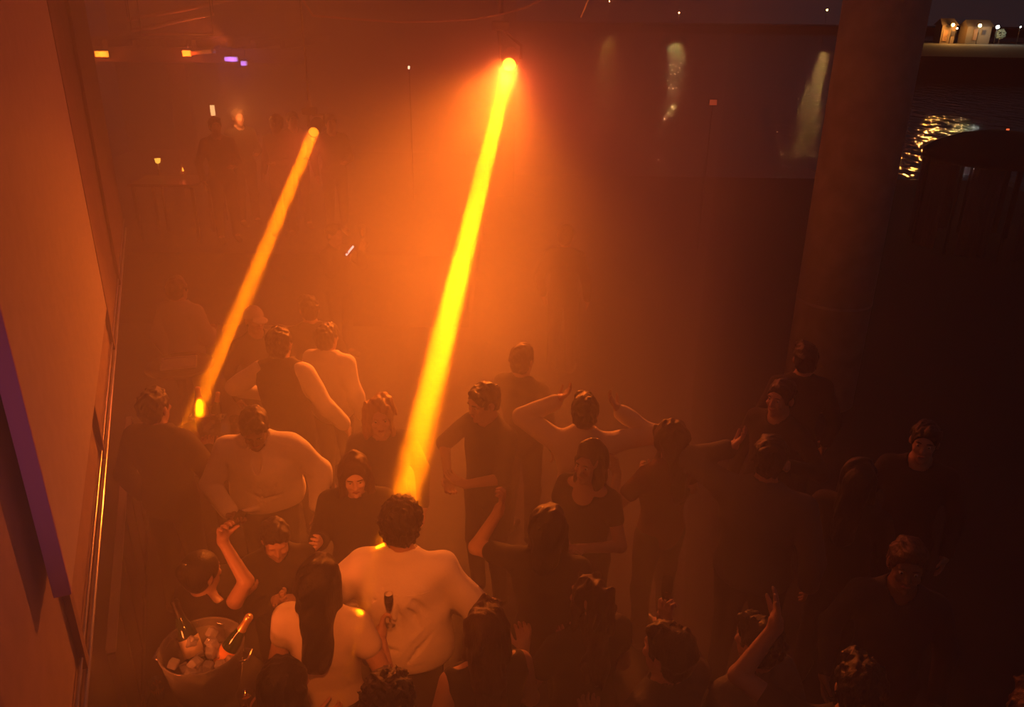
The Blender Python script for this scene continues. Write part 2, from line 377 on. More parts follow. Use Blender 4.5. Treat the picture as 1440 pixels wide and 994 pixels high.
    if tp.get('cuffs'):
        for k in 'LR':
            S, E, Wr, hd, P_k = J[k]; f = Wr-E; G = Field(Wr-.12, Wr+.12, .007); G.cone(E+f*.84, E+f*.97, .045*s, .043*s, .01); V, Fc = G.mesh(); link_mesh('cuff', V, Fc, tp['mat'], shirt, True)
    if tp.get('placket'):
        mb = MB()
        for j in range(7):
            z = (1.36-.065*j)*s; mb = MB(); y = surf2(.004, z, -1); mb.lathe([(0, -.002), (.006, -.002), (.006, .002), (0, .002)], 10, (.004, y-.002, z), Matrix.Rotation(math.pi/2, 3, 'X')); mb.build('button', tp['mat'], shirt)
    if tp.get('vest'):
        G = Field(lo2, hi2, max(res, .0095)); torso(G, tp['off']+.010); G.keep((0, 0, (tp['hem']+.03)*s), (0, 0, 1)); G.cone(nb+M@A(0, -.012, -.012), nb+M@A(0, -.03, .2), .075*s, .08*s, .008, True)
        G.cone(T(0, -.11, 1.48), T(0, -.15, 1.2), .06*s, .012*s, .008, True)
        for g in (1, -1): G.cone(T(g*.185, .01, 1.40), T(g*.30, 0, 1.30), .085*s, .1*s, .008, True)
        V, Fc = G.mesh(); link_mesh('vest', V, Fc, tp['vest'], body, True)
    if tp['collar']:
        lo3 = nb-.13*s; hi3 = nb+.13*s; G = Field(lo3, hi3, .006); n = 18; prev = None
        for j in range(n+1):
            a = math.radians(-62+304*j/n); a = a  # open at the throat
            x, y = .071*math.cos(math.radians(-58+296*j/n)), .071*math.sin(math.radians(-58+296*j/n))
            p = nb+M@A(x, y*1.0-.004, .022+.012*(y > 0)); p2 = nb+M@A(x*1.18, y*1.18-.004, -.012)
            if prev is not None: G.cone(prev[0], p, .008*s, .008*s, .006); G.cone(p, p2, .008*s, .007*s, .01)
            prev = (p, p2)
        V, Fc = G.mesh(); link_mesh('collar', V, Fc, tp['mat'], shirt, True)
    cut = bt.get('len', .09)
    if bt['kind'] == 'trousers':
        lo2 = lo.copy(); hi2 = hi.copy(); hi2[2] = 1.14*s; lo2[0], hi2[0] = -.26, .26; lo2[1], hi2[1] = -.3, .26; lo2[2] = .04
        G = Field(lo2, hi2, max(res, .012)); G.ell(T(0, .005, .95), np.array((.165*build+.012, .112*build+.012, .137))*s, .06, M); legform(G, .016, .97); G.ripple(.0015, 24, int(px))
        V, Fc = G.mesh(); link_mesh('trousers', V, Fc, bt['mat'], body, True)
    else:
        lo2 = lo.copy(); hi2 = hi.copy(); hi2[2] = 1.14*s; lo2[0], hi2[0] = -.34, .34; lo2[1], hi2[1] = -.34, .34; lo2[2] = .35
        G = Field(lo2, hi2, max(res, .012)); G.ell(T(0, .005, .95), np.array((.165*build+.024, .112*build+.024, .15))*s, .06, M); G.cone(A(0, 0, .95), A(0, -.01, .5), .14*s*build, .20*s, .05); G.ripple(.004, 22, int(px), .1)
        G.keep((0, 0, .48*s), (0, 0, 1)); V, Fc = G.mesh(); link_mesh('skirt', V, Fc, bt['mat'], body, True)
    for (a, b, c) in legs:
        G = Field(c-A(.09, .24, .09), c+A(.09, .09, .05), .012); G.cone(c+A(0, .01, -.03), c+A(0, -.16, -.045), .05*s, .040*s, .02); G.keep((0, 0, .003), (0, 0, 1)); V, Fc = G.mesh(); link_mesh('shoe', V, Fc, SHOE, body, True)
    # ---- hair and headwear
    kind, hm = hair[0], hair[1] or HAIR_K
    if kind != 'bald':
        lo3 = Hd(0, 0, 0)-np.array((.2, .22, .2))*s; hi3 = Hd(0, 0, 0)+np.array((.2, .22, .22))*s
        if kind == 'long': lo3[2] -= .32*s; lo3[1] -= .06; hi3[1] += .12
        G = Field(lo3, hi3, .0085 if res < .013 else .012)
        th = .012 if kind in ('short', 'cap') else .02
        if kind == 'curly': th = .024
        G.ell(Hd(0, .018, .038), A(.078+th, .099+th, .088+th), .02, HM)
        if kind == 'short': G.ell(Hd(0, .05, -.02), A(.078, .06, .07), .02, HM); G.ell(Hd(.02, -.05, .10), A(.055, .04, .03), .02, HM); G.ripple(.0025, 130, int(px), .5); G.ripple(.0018, 260, int(py), .5)
        if kind == 'curly': G.ell(Hd(0, .05, -.015), A(.084, .066, .075), .02, HM); G.ripple(.0035, 150, int(px)); G.ripple(.003, 240, int(py))
        if kind == 'bun': G.ell(Hd(0, .11, .09), A(.045, .045, .042), .012, HM); G.ell(Hd(0, .05, -.02), A(.078, .06, .07), .02, HM)
        if kind in ('long', 'bob'):
            dn = -.34 if kind == 'long' else -.13
            G.cone(Hd(0, .05, .0), hc+HM@A(0, .065, 0)*1+A(0, 0, dn)+(T(0, .085, 1.3)-T(0, 0, 1.3))*(.6 if kind == 'long' else .2), .088*s, (.070 if kind == 'long' else .075)*s, .03)
            for g in (1, -1): G.cone(Hd(g*.070, .0, .01), hc+HM@A(g*.082, -.005, 0)+A(0, 0, dn*.95), .034*s, .030*s, .03)
            G.ripple(hair_rip, 60, int(px), .25); G.ripple(hair_rip*.7, 120, int(py), .2)
        if kind == 'hood':
            G.ell(Hd(0, .02, .0), A(.105, .125, .125), .03, HM); G.cone(Hd(0, .03, -.08), nb+A(0, .0, -.02), .10*s, .12*s, .03); G.ripple(.003, 40, int(px))
        # open the face
        if kind == 'cap':
            G.keep(Hd(0, 0, .028), HM@np.array((0, .12, 1)))
            G.ell(Hd(0, -.135, .035), A(.07, .075, .012), .008, HM@rotm(8))
        else:
            w = {'hood': (.080, .10, .120), 'bob': (.066, .10, .115), 'long': (.062, .10, .125)}.get(kind, (.080, .095, .108))
            G.ell(Hd(0, -.115, -.035), np.array(w)*s, .014, HM, True)
            if kind in ('short', 'curly', 'bun'):
                G.ell(Hd(0, -.06, -.10), A(.13, .10, .09), .014, HM, True)
                for g in (1, -1): G.ell(Hd(g*.085, .005, -.012), A(.018, .028, .040), .008, HM, True)
        V, Fc = G.mesh(); nm = {'hood': 'hood', 'cap': 'cap'}.get(kind, 'hair')
        if len(V): link_mesh(nm, V, Fc, hm, body, True)
        if kind == 'cap':
            G = Field(lo3, hi3, .0095); G.ell(Hd(0, .05, -.02), A(.080, .062, .065), .02, HM); V, Fc = G.mesh(); link_mesh('hair', V, Fc, HAIR_K, body, True)
    if eyes:
        for g in (1, -1):
            b = MB(); R3 = Matrix([list(r) for r in HM]); c = Vector(Hd(g*.031, -.0795, .011))
            b.lathe([(0, -.0112*s)]+[(.0112*s*math.sin(t*math.pi/8), -.0112*s*math.cos(t*math.pi/8)) for t in range(1, 8)]+[(0, .0112*s)], 12, c); e = b.build('eye', EYE, body, True)
            b = MB(); b.lathe([(0, 0), (.0055*s, .0005), (.0045*s, .002), (0, .0026)], 10, c+R3@Vector((0, -.0108*s, 0)), R3@Matrix.Rotation(math.pi/2, 3, 'X')); b.build('iris', IRIS, e, True)
            b = MB(); b.tube([Hd(g*.014, -.099, .033), Hd(g*.030, -.101, .039), Hd(g*.048, -.090, .034)], [.003*s, .0042*s, .002*s], 6); b.build('eyebrow', hm if kind not in ('hood', 'cap') else HAIR_K, body, True)
        b = MB(); b.tube([Hd(-.023, -.098, -.057), Hd(-.012, -.1025, -.053), Hd(0, -.1045, -.056), Hd(.012, -.1025, -.053), Hd(.023, -.098, -.057)], [.0015*s, .0055*s, .006*s, .0055*s, .0015*s], 6)
        b.build('lips', LIP, body, True)
    W3 = lambda v: loc+Rz@Vector(tuple(float(x) for x in v))
    body_info = dict(obj=body, head=W3(hc), **{k: W3(J[k][2]+J[k][3]*.10*s) for k in 'LR'}, **{'W'+k: W3(J[k][2]) for k in 'LR'}, loc=loc, Rz=Rz, T=lambda *p: W3(T(*p)), hd={k: Rz@Vector(tuple(J[k][3])) for k in 'LR'})
    return body_info

# ------------------------------------------------------------------ the setting
U = Vector((-.3924, .9198, 0)); N = Vector((.9198, .3924, 0))      # along the building front; out of it
RU = Matrix((N, U, Vector((0, 0, 1)))).transposed()                 # local x = N, y = U
def on_plane(px, py, off):
    r = ray(px, py); return CAM + r*(off/N.dot(r))
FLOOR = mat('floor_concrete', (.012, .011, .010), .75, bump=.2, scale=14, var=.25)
WALLP = mat('wall_plaster', (.30, .22, .19), .8, bump=.15, scale=9, var=.12)
PANEL = mat('panel_white', (.50, .45, .42), .7, bump=.06, scale=16, var=.05)
MAUVE = mat('mauve_paint', (.42, .24, .50), .5, bump=.05, scale=30)
CONC = mat('column_concrete', (.42, .39, .37), .85, bump=.25, scale=6, var=.15)
DARKW = mat('dark_wood', (.035, .024, .018), .5, bump=.2, scale=12, stretch=(1, 6, 1), var=.25)
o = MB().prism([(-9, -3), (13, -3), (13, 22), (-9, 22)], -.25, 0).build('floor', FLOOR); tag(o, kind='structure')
# mezzanine front: wall with a metal edge along its foot
offW = N.dot(at_height(78, 838, 2.5)) - .035
pw = on_plane(112, 994, offW); hW = pw.z; q0 = pw-U*3.2; q1 = on_plane(165, 340, offW)
def along(p, l): return p+U*l
def slab(p, l0, l1, z0, z1, t, name, m, side=-1, **k):
    a = Vector((p.x, p.y, 0)); c = a+U*(l0+l1)/2+N*(side*t/2); c.z = (z0+z1)/2
    return MB().box(c, (t, l1-l0, z1-z0), RU).build(name, m, **k)
wall = slab(pw, -3.2, 6.6, hW+.0, 5.6, .12, 'wall_left', WALLP); tag(wall, kind='structure')
for l in (-.75, .12, 1.55, 3.0, 4.4):
    slab(pw+N*.004, l, l+.05, hW+.04, 5.5, .02, 'joint_strip', mat('strip_brown', (.22, .15, .12), .6, bump=.1), side=1, parent=wall)
tr = MB(); tr.tube([along(pw+N*.012, -3)+Vector((0, 0, .0)), along(pw+N*.012, 6.5)], .011, 10); edge = tr.build('trim_1', STEEL, None, True); tag(edge, kind='structure')
tr = MB(); tr.tube([along(pw+N*.012, -3)+Vector((0, 0, .085)), along(pw+N*.012, 6.5)+Vector((0, 0, .085))], .006, 8); e2 = tr.build('trim_2', STEEL, None, True); tag(e2, kind='structure')
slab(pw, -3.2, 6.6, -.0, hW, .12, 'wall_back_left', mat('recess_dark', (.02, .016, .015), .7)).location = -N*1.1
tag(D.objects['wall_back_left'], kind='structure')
slab(pw-N*.02, -3.2, 6.6, hW-.02, hW+.10, 1.1, 'ceiling', WALLP); tag(D.objects['ceiling'], kind='structure')
# pale hung panel with a mauve end
a = at_height(100, 835, 2.5); b = at_height(150, 435, 2.5); L_ = (b-a).dot(U); t = at_height(78, 838, 2.5); th = abs((t-a).dot(N))
pe = empty('wall_panel', a, 0, 'tall pale hung panel with a mauve edge at left, orange lit', 'panel')
def in_panel(l0, l1, n0, n1, z0, z1, name, m, bev=0):
    c = U*(l0+l1)/2+N*(n0+n1)/2; c.z = (z0+z1)/2; return MB().box(c, (abs(n1-n0), l1-l0, z1-z0), RU, bev).build(name, m, pe)
in_panel(.012, L_, -th, 0, 0, 3.2, 'board', PANEL, .003)
in_panel(-.004, .012, -th-.004, .002, 0, 3.2, 'edge_strip', MAUVE, .002)
for l in (.3, 2.1):
    for z in (.15, 1.6): in_panel(l, l+.05, -th-.035, -th, z, z+.08, 'bracket', STEEL)
# low partition with a pale cap along the dance floor
pa = at_height(155, 912, .9); pb = at_height(181, 585, .9); Lp = (pb-pa).length; up_ = (pb-pa).normalized(); np_ = Vector((up_.y, -up_.x, 0)); RP = Matrix((np_, up_, Vector((0, 0, 1)))).transposed()
pt = empty('low_partition', (pa.x, pa.y, 0), 0, 'low dark partition with a pale narrow cap rail along the dance floor edge', 'partition')
CAPR = mat('cap_rail_pale', (.42, .36, .33), .45, bump=.1)
MB().box(up_*Lp/2+Vector((0, 0, .885)), (.05, Lp, .03), RP, .006).build('cap_rail', CAPR, pt)
MB().box(up_*Lp/2+Vector((0, 0, .04)), (.04, Lp, .08), RP).build('kick_board', BLACK_M, pt)
for k in range(6):
    MB().box(up_*(Lp*(k+.5)/6)+Vector((0, 0, .475)), (.022, Lp/6-.03, .78), RP, .004).build('partition_panel', DARKW, pt)
for k in range(7):
    MB().box(up_*(Lp*k/6)+Vector((0, 0, .435)), (.04, .03, .87), RP).build('partition_post', BLACK_M, pt)
# round concrete column
ra_, rb_ = ray(1138, 300), ray(1252, 300); a0_, a1_ = math.atan2(ra_.x, ra_.y), math.atan2(rb_.x, rb_.y); dc = 9.0; cr_ = dc*math.sin((a1_-a0_)/2); cc = Vector((math.sin((a0_+a1_)/2), math.cos((a0_+a1_)/2), 0))*dc
b_ = MB().lathe([(0, 0), (cr_, 0), (cr_, 7.2), (0, 7.2)], 64, (0, 0, 0)).build('column', CONC, None, False, None)
b_.location = (cc.x, cc.y, 0); tag(b_, 'thick round concrete column rising from the crowd at the right', 'column')
for p in b_.data.polygons: p.use_smooth = abs(p.normal.z) < .5
for z in (1.2, 3.2, 5.2): MB().lathe([(cr_-.01, z-.012), (cr_+.004, z-.012), (cr_+.004, z+.012), (cr_-.01, z+.012)], 64).build('ring_joint', CONC, b_)
# raised terrace behind
TZ = 1.02
ter = MB().prism([(-8.8, 10.4), (-.6, 10.4), (-.6, 19), (-8.8, 19)], 0, TZ).build('floor_terrace', DARKW); tag(ter, kind='structure')
wl = MB().box((-4.5, 19.2, 2.2), (9, .2, 4.4)).build('wall_back', mat('wall_dark', (.035, .028, .026), .8, bump=.2)); tag(wl, kind='structure')
# pergola with a beam, post and amber and violet lamps
AMB_L = mat('amber_lamp', (1, .45, .05), .4, emit=(1, .30, .02), estr=5); VIO_L = mat('violet_lamp', (.8, .5, 1), .4, emit=(.75, .42, .95), estr=1.1)
g = empty('pergola', at_depth(235, 100, 13.2)*1, 0, 'dark timber pergola beam on a square post over the far terrace', 'pergola'); g.location.z = TZ
def pl(px, py, z=13.2): return at_depth(px, py, z)
gl = g.location
def rel(p): return p-gl
mb = MB(); A_, B_ = pl(60, 76), pl(430, 78); mb.box(rel((A_+B_)/2), ((B_-A_).length, .16, .22)); mb.build('beam', mat('beam_brown', (.10, .06, .045), .6, bump=.1), g)
pp = pl(248, 90); hpost = pp.z-TZ; MB().box(Vector((pp.x-gl.x, pp.y-gl.y+.01, hpost/2)), (.30, .14, hpost)).build('post', mat('beam_brown', (.1, .06, .045)), g)
for k in range(9):
    x = A_+(B_-A_)*(k+.3)/9; MB().box(rel(x)+Vector((0, 1.6, .17)), (.08, 3.4, .12)).build('rafter', DARKW, g)
for (x0, x1, y, m, nm, lb, e) in ((134, 152, 76, AMB_L, 'lamp_box', 'bright amber box lamp on the left end of the pergola beam', 6), (257, 268, 75, AMB_L, 'lamp_box', 'small amber box lamp on the pergola beam above the post', 5),
                              (316, 334, 83, VIO_L, 'lamp_bar', 'wider violet lamp bar glowing under the pergola beam', 1.5), (339, 347, 89, VIO_L, 'lamp_bar', 'small square violet lamp right of the violet bar', .8)):
    c = pl((x0+x1)/2, y, 13.05); w = (x1-x0)/F*13.05; h = .09 if m is AMB_L else .07
    e_ = empty(nm, c, 0, lb, 'lamp'); MB().box((0, 0, 0), (w, .05, h), None, .008).build('diffuser', m, e_); MB().box((0, .035, .0), (w+.03, .03, h+.03), None, .004).build('housing', BLACK_M, e_)
    MB().tube([(0, .03, h/2), (0, .12, h/2+.16)], .010, 6).build('bracket', BLACK_M, e_)
    point_light('pergola_glow', c+Vector((0, -.12, -.02)), e*1.3, WASH if m is AMB_L else VIOLET, .04)
# a glowing tube lying along the beam
c0, c1 = pl(269, 75, 13.0), pl(300, 72, 13.0); mb = MB(); mb.tube([c0, c1], .03, 10); ob = mb.build('tube_lamp', mat('dim_tube', (.8, .3, .1), .4, emit=(1, .2, .03), estr=.55), None, True, c0)
tag(ob, 'dim orange tube lamp reaching right from the amber box', 'lamp'); mb = MB(); mb.lathe([(0, -.03), (.034, -.03), (.034, .03), (0, .03)], 12, c1-c0, (c1-c0).to_track_quat('Z', 'Y').to_matrix()); mb.build('end_cap', STEEL, ob, True)
# overhead: tubes standing for roof reflections, hanging cable, rod and the lamp pole
STREAK = mat('streak_tube', (.75, .55, .48), .35, .2)
for i, (pts, r, lb) in enumerate(((((180, 27), (240, 17), (290, 7), (345, -6)), .028, 'longest curved tube standing for a roof reflection, upper one at top left'),
                   (((185, 42), (215, 38), (245, 30), (300, 18)), .034, 'middle tube standing for a roof reflection, sloping below the longest'),
                   (((200, 49), (245, 48), (300, 48)), .016, 'thin level tube standing for a roof reflection, lowest of the three'))):
    P3 = [pl(x, y, 11.5) for x, y in pts]; ob = MB().tube(P3, r, 10).build('streak_tube', STREAK, None, True, P3[0]); tag(ob, lb, 'light streak', 'light streak tubes under the roof')
    for p in (P3[0], P3[-1]): MB().tube([p-P3[0], p-P3[0]+Vector((0, .02, 5.05-p.z))], .008, 6).build('hanger', BLACK_M, ob)
roof = MB().box((-4.0, 13.2, 5.15), (10.4, 10.0, .18)).build('ceiling_canopy', mat('canopy_dark', (.07, .045, .04), .5, bump=.2)); tag(roof, kind='structure')
for k in range(6): MB().box((-4.0, 9.2+k*1.6, 5.0), (10.2, .10, .14)).build('rib', DARKW, roof)
cab = [(440, 22), (500, 27), (560, 31), (620, 30), (665, 27), (700, 21), (735, 12), (770, -4)]
P3 = [pl(x, y, 8.4) for x, y in cab]; P3 = [pl(400, -40, 8.4)]+P3+[pl(800, -30, 8.4)]
ob = MB().tube(P3, .011, 8).build('hanging_cable', STREAK, None, True, P3[0]); tag(ob, 'pale cable sagging in front of the lamp pole at the top', 'cable')
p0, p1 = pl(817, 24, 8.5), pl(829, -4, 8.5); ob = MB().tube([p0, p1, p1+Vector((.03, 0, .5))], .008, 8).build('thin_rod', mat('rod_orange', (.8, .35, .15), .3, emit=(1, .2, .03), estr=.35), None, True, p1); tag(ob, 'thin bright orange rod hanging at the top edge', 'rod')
MB().box((0, 0, .55), (.06, .06, .1)).build('ceiling_hook', BLACK_M, ob)
# moving head lamps
HEAD = mat('lamp_black', (.012, .012, .013), .5)
def moving_head(S, d, r, label, lens_e, pole_top, grp='beam lamps over the dance floor'):
    k_ = r/.072; top = Vector((S.x-.10*k_, S.y+.22, S.z+.40*k_**3)); e_ = empty('beam_lamp', top, 0, label, 'stage lamp', grp)
    R = d.to_track_quat('Z', 'Y').to_matrix(); c = S-top-d*.01
    MB().lathe([(r*1.0, .004), (r*1.28, .004), (r*1.32, -.03), (r*1.45, -.16), (r*1.25, -.30), (r*.7, -.36), (0, -.36)], 28, c-d*.002, R).build('lamp_head', HEAD, e_, True)
    MB().lathe([(0, 0), (r*1.02, 0), (r*1.02, -.01), (0, -.01)], 28, c-d*.004, R).build('lens', lens_e, e_, True)
    yk = MB(); sx = (R@Vector((1, 0, 0)))
    for g_ in (1, -1): yk.tube([c-d*.17+sx*g_*r*1.6, c-d*.17+sx*g_*r*1.6*1.05+Vector((0, .05, .14)), Vector((0, 0, -.05))+sx*g_*.03], .016, 8)
    yk.build('yoke', HEAD, e_, True); MB().box((0, 0, 0), (.20*k_, .18, .10*k_), None, .02).build('base_box', HEAD, e_); MB().box((0, 0, .09), (.06, .06, .08)).build('clamp', STEEL, e_)
    MB().tube([(0, 0, .1), (0, 0, pole_top-top.z)], .03 if r > .07 else .012, 12).build('pole', BLACK_M, e_, True)
    return e_
LENS1 = mat('lens_hot', (1, .8, .2), .2, emit=(1, .22, .012), estr=14); LENS2 = mat('lens_warm', (1, .7, .2), .2, emit=(1, .22, .012), estr=3.5)
moving_head(S1, DIR1, .072, 'large beam lamp throwing the bright yellow beam, hung on a dark pole', LENS1, 5.06)
moving_head(S2, DIR2, .060, 'smaller beam lamp throwing the thin orange beam at left', LENS2, 5.06)
# ------------------------------------------------------------------ water, far shore and its lights
WAT = D.materials.new('water'); WAT.use_nodes = True; nt = WAT.node_tree; pb_ = nt.nodes['Principled BSDF']
pb_.inputs['Base Color'].default_value = (.006, .008, .010, 1); pb_.inputs['Roughness'].default_value = .03; pb_.inputs['IOR'].default_value = 1.33
tc = nt.nodes.new('ShaderNodeTexCoord'); mp = nt.nodes.new('ShaderNodeMapping'); mp.inputs['Scale'].default_value = (1.1, .42, 1); nz = nt.nodes.new('ShaderNodeTexNoise'); nz.inputs['Scale'].default_value = 1.1; nz.inputs['Detail'].default_value = 3; nz.inputs['Roughness'].default_value = .5
bp = nt.nodes.new('ShaderNodeBump'); bp.inputs['Strength'].default_value = 1; bp.inputs['Distance'].default_value = .20
nt.links.new(tc.outputs['Object'], mp.inputs[0]); nt.links.new(mp.outputs[0], nz.inputs['Vector']); nt.links.new(nz.outputs[0], bp.inputs['Height']); nt.links.new(bp.outputs[0], pb_.inputs['Normal'])
o = MB().box((60, 330, -2.2), (500, 620, .4)).build('water', WAT); tag(o, 'dark rippled water beyond the venue reflecting the shore lamps', 'water', kind='stuff')
quay = MB().box((2, 21.9, -1.2), (22, .4, 2.0)).build('trim_quay', CONC); tag(quay, kind='structure')
SHORE = mat('shore_dark', (.010, .009, .008), .9, bump=.4, scale=.4)
sh = MB().prism([(44, 96), (170, 80), (170, 170), (64, 170), (50, 120)], -2.1, .3).build('ground_shore', SHORE); tag(sh, kind='structure')
sh2 = MB().prism([(-150, 420), (300, 360), (300, 500), (-150, 520)], -2.1, 1.0).build('ground_shore', SHORE); tag(sh2, kind='structure')
def bulb(px, py, z, r, col, st, pw, label, post=True, cat='lamp'):
    c = at_depth(px, py, z); zb = .3 if z < 190 else -2.0
    e_ = empty('street_lamp', (c.x, c.y, zb), 0, label, cat)
    MB().lathe([(0, -r)]+[(r*math.sin(k*math.pi/6), -r*math.cos(k*math.pi/6)) for k in range(1, 6)]+[(0, r)], 12, (0, 0, c.z-zb)).build('globe', mat('globe_%.2f_%.2f_%.1f' % (col[1], col[2], st), (.8, .8, .8), .4, emit=col, estr=st), e_, True)
    MB().tube([(0, .05, 0), (0, .05, c.z-zb-r)], r*.22, 8).build('post', BLACK_M, e_); MB().lathe([(0, r*1.25), (r*.7, r*1.05), (r*.75, r*.95), (0, r*.95)], 10, (0, 0, c.z-zb)).build('lid', BLACK_M, e_)
    if pw: point_light('shore_glow', c+Vector((0, -r*1.6, 0)), pw, col, r)
    return c
YEL = (1, .62, .20); WHT = (.95, 1, .9); ORG = (1, .42, .08)
ZS = 138
bulb(1340, 35, ZS, .30, ORG, 6, 3600, 'warm shore lamp left of the two houses, nearest the column')
bulb(1346, 40, ZS, .16, WHT, 3, 0, 'small white lamp just right of the warm shore lamp')
bulb(1378, 36, ZS, .30, YEL, 5, 1200, 'yellow shore lamp glowing on the low amber house wall')
bulb(1403, 38, ZS, .30, WHT, 5, 450, 'cold white shore lamp over a pale bush')
bulb(1435, 38, ZS, .13, WHT, 3, 200, 'tiny white lamp farthest right on the shore')
bulb(1163, 14, 200, .25, (1, .52, .14), 5, 450, 'single small pale lamp high beside the column top')
bulb(955, 18, 240, .22, YEL, 1.2, 3800, 'faint far yellow lamp right of the hanging rod')
bulb(857, 2, 330, .3, ORG, 1.2, 5500, 'faint far lamp above the leftmost reflection on the water')
HSW = mat('house_wall', (.09, .065, .045), .9, bump=.3, scale=2); ROOF = mat('house_roof', (.05, .035, .03), .9)
for (px, w, h, lb) in ((1334, 2.4, 2.6, 'small far house with a lit doorway left on the shore'), (1377, 4.2, 2.2, 'low far house with an amber lit wall on the shore')):
    c = at_depth(px, 48, ZS+1.6); e_ = empty('house', (c.x, c.y, .3), 0, lb, 'house'); z = c.z-.3-h*.45
    MB().box((0, 1.5, h/2+z*.5), (w, 2.6, h+z)).build('wall', HSW, e_); mb = MB(); zt = h+z
    mb.add([(-w/2-.3, -.1, zt), (w/2+.3, -.1, zt), (w/2+.3, 3.1, zt), (-w/2-.3, 3.1, zt), (-w/2, 1.5, zt+1.1), (w/2, 1.5, zt+1.1)], [(0, 1, 5, 4), (2, 3, 4, 5), (0, 4, 3), (1, 2, 5), (0, 3, 2, 1)]); mb.build('roof', ROOF, e_)
    d_ = MB().box((-.5, .16, z+.9), (.8, .1, 1.8)).build('door', mat('door_brown', (.15, .08, .04), .6), e_); MB().box((-.2, .09, z+.9), (.06, .06, .2)).build('handle', STEEL, d_)
    f_ = MB().box((.8, .16, z+1.3), (.7, .08, .8)).build('window_frame', ROOF, e_); MB().box((.8, .12, z+1.3), (.56, .04, .66)).build('pane', mat('pane_dark', (.03, .03, .04), .1), f_)
random.seed(4)
c = at_depth(1407, 48, ZS+2.4); e_ = empty('bush', (c.x, c.y, .3), 0, 'pale round bush under the cold white shore lamp', 'bush'); lf = MB()
for k in range(700):
    v = Vector((random.gauss(0, 1), random.gauss(0, 1), random.gauss(0, 1))).normalized()*random.uniform(.55, .85); a1 = Vector((random.uniform(-1, 1), random.uniform(-1, 1), random.uniform(-1, 1))).normalized()*.14; b1 = a1.orthogonal().normalized()*.07; p = Vector((0, 0, c.z-.3))+v
    lf.add([p-a1, p+b1, p+a1, p-b1], [(0, 1, 2, 3)])
tag(lf.build('foliage', mat('leaf_grey', (.25, .28, .20), .7), e_), kind='stuff'); MB().tube([(0, 0, 0), (0, 0, c.z-.3)], [.08, .04], 8).build('stem', DARKW, e_)
# round-topped dark cabana with hanging drapes, at the right before the water
ZK = 15.0; k0 = at_depth(1300, 212, ZK); k1 = at_depth(1392, 180, ZK); kc = at_depth(1395, 250, ZK); KR = (kc-at_depth(1300, 250, ZK)).length; ztop = k1.z
ca = empty('cabana', (kc.x, kc.y, 0), 0, 'dark round-topped cabana with hanging drapes at right edge', 'cabana'); zr = k0.z
prof = [(0, ztop), (KR*.25, ztop-.02), (KR*.55, ztop-(ztop-zr)*.25), (KR*.85, ztop-(ztop-zr)*.65), (KR, zr), (KR, zr-.12), (KR*.97, zr-.12), (KR*.8, ztop-(ztop-zr)*.7), (0, ztop-.06)]
MB().lathe(prof, 40).build('roof', mat('cabana_roof', (.012, .012, .014), .8), ca, True)
DR = mat('drape_grey', (.10, .09, .11), .9, bump=.1)
for k in range(8):
    a0 = 2*math.pi*k/8+.2; mb = MB(); n = 16; vs_ = []
    for j in range(n+1):
        a1 = a0+(j/n-.5)*.42; rr = KR*.94+.035*math.sin(j*1.9)
        for r_ in (rr, rr-.012):
            for z in (zr-.05, .05): vs_.append((r_*math.cos(a1), r_*math.sin(a1), z))
    fs = []
    for j in range(n):
        i = j*4; q = i+4; fs += [(i, q, q+1, i+1), (i+2, i+3, q+3, q+2), (i, i+2, q+2, q), (i+1, q+1, q+3, i+3)]
    mb.add(vs_, fs+[(0, 1, 3, 2), (n*4, n*4+2, n*4+3, n*4+1)]).build('drape', DR, ca, True)
    MB().tube([(KR*.9*math.cos(a0+.4), KR*.9*math.sin(a0+.4), 0), (KR*.9*math.cos(a0+.4), KR*.9*math.sin(a0+.4), zr)], .03, 8).build('pole', BLACK_M, ca)
# small signal lamps
def pilot(px, py, z, r, col, st, label, zb=0, w=1):
    c = at_depth(px, py, z); e_ = empty('pilot_lamp', (c.x, c.y, zb), 0, label, 'lamp')
    MB().box((0, 0, c.z-zb), (2*r*w, .03, 2*r), None, r*.3).build('lens', mat('pilot_%s' % label[:14], (.8, .3, .2), .4, emit=col, estr=st), e_); MB().box((0, .03, c.z-zb), (2.5*r*w, .04, 2.5*r)).build('case', BLACK_M, e_)
    MB().tube([(0, .03, 0), (0, .03, c.z-zb)], .012, 6).build('stand', BLACK_M, e_)
pilot(1003, 144, 14, .045, (1, .12, .04), .55, 'dim red pilot lamp on a stand right of the beam', 0, 1.4)
pilot(1417, 183, 17, .03, (1, .14, .04), 1.5, 'tiny red pilot lamp at the right edge by the cabana')
pilot(575, 95, 13, .025, (1, .8, .5), 4, 'tiny white pilot lamp between the two beam lamps', TZ, .6)

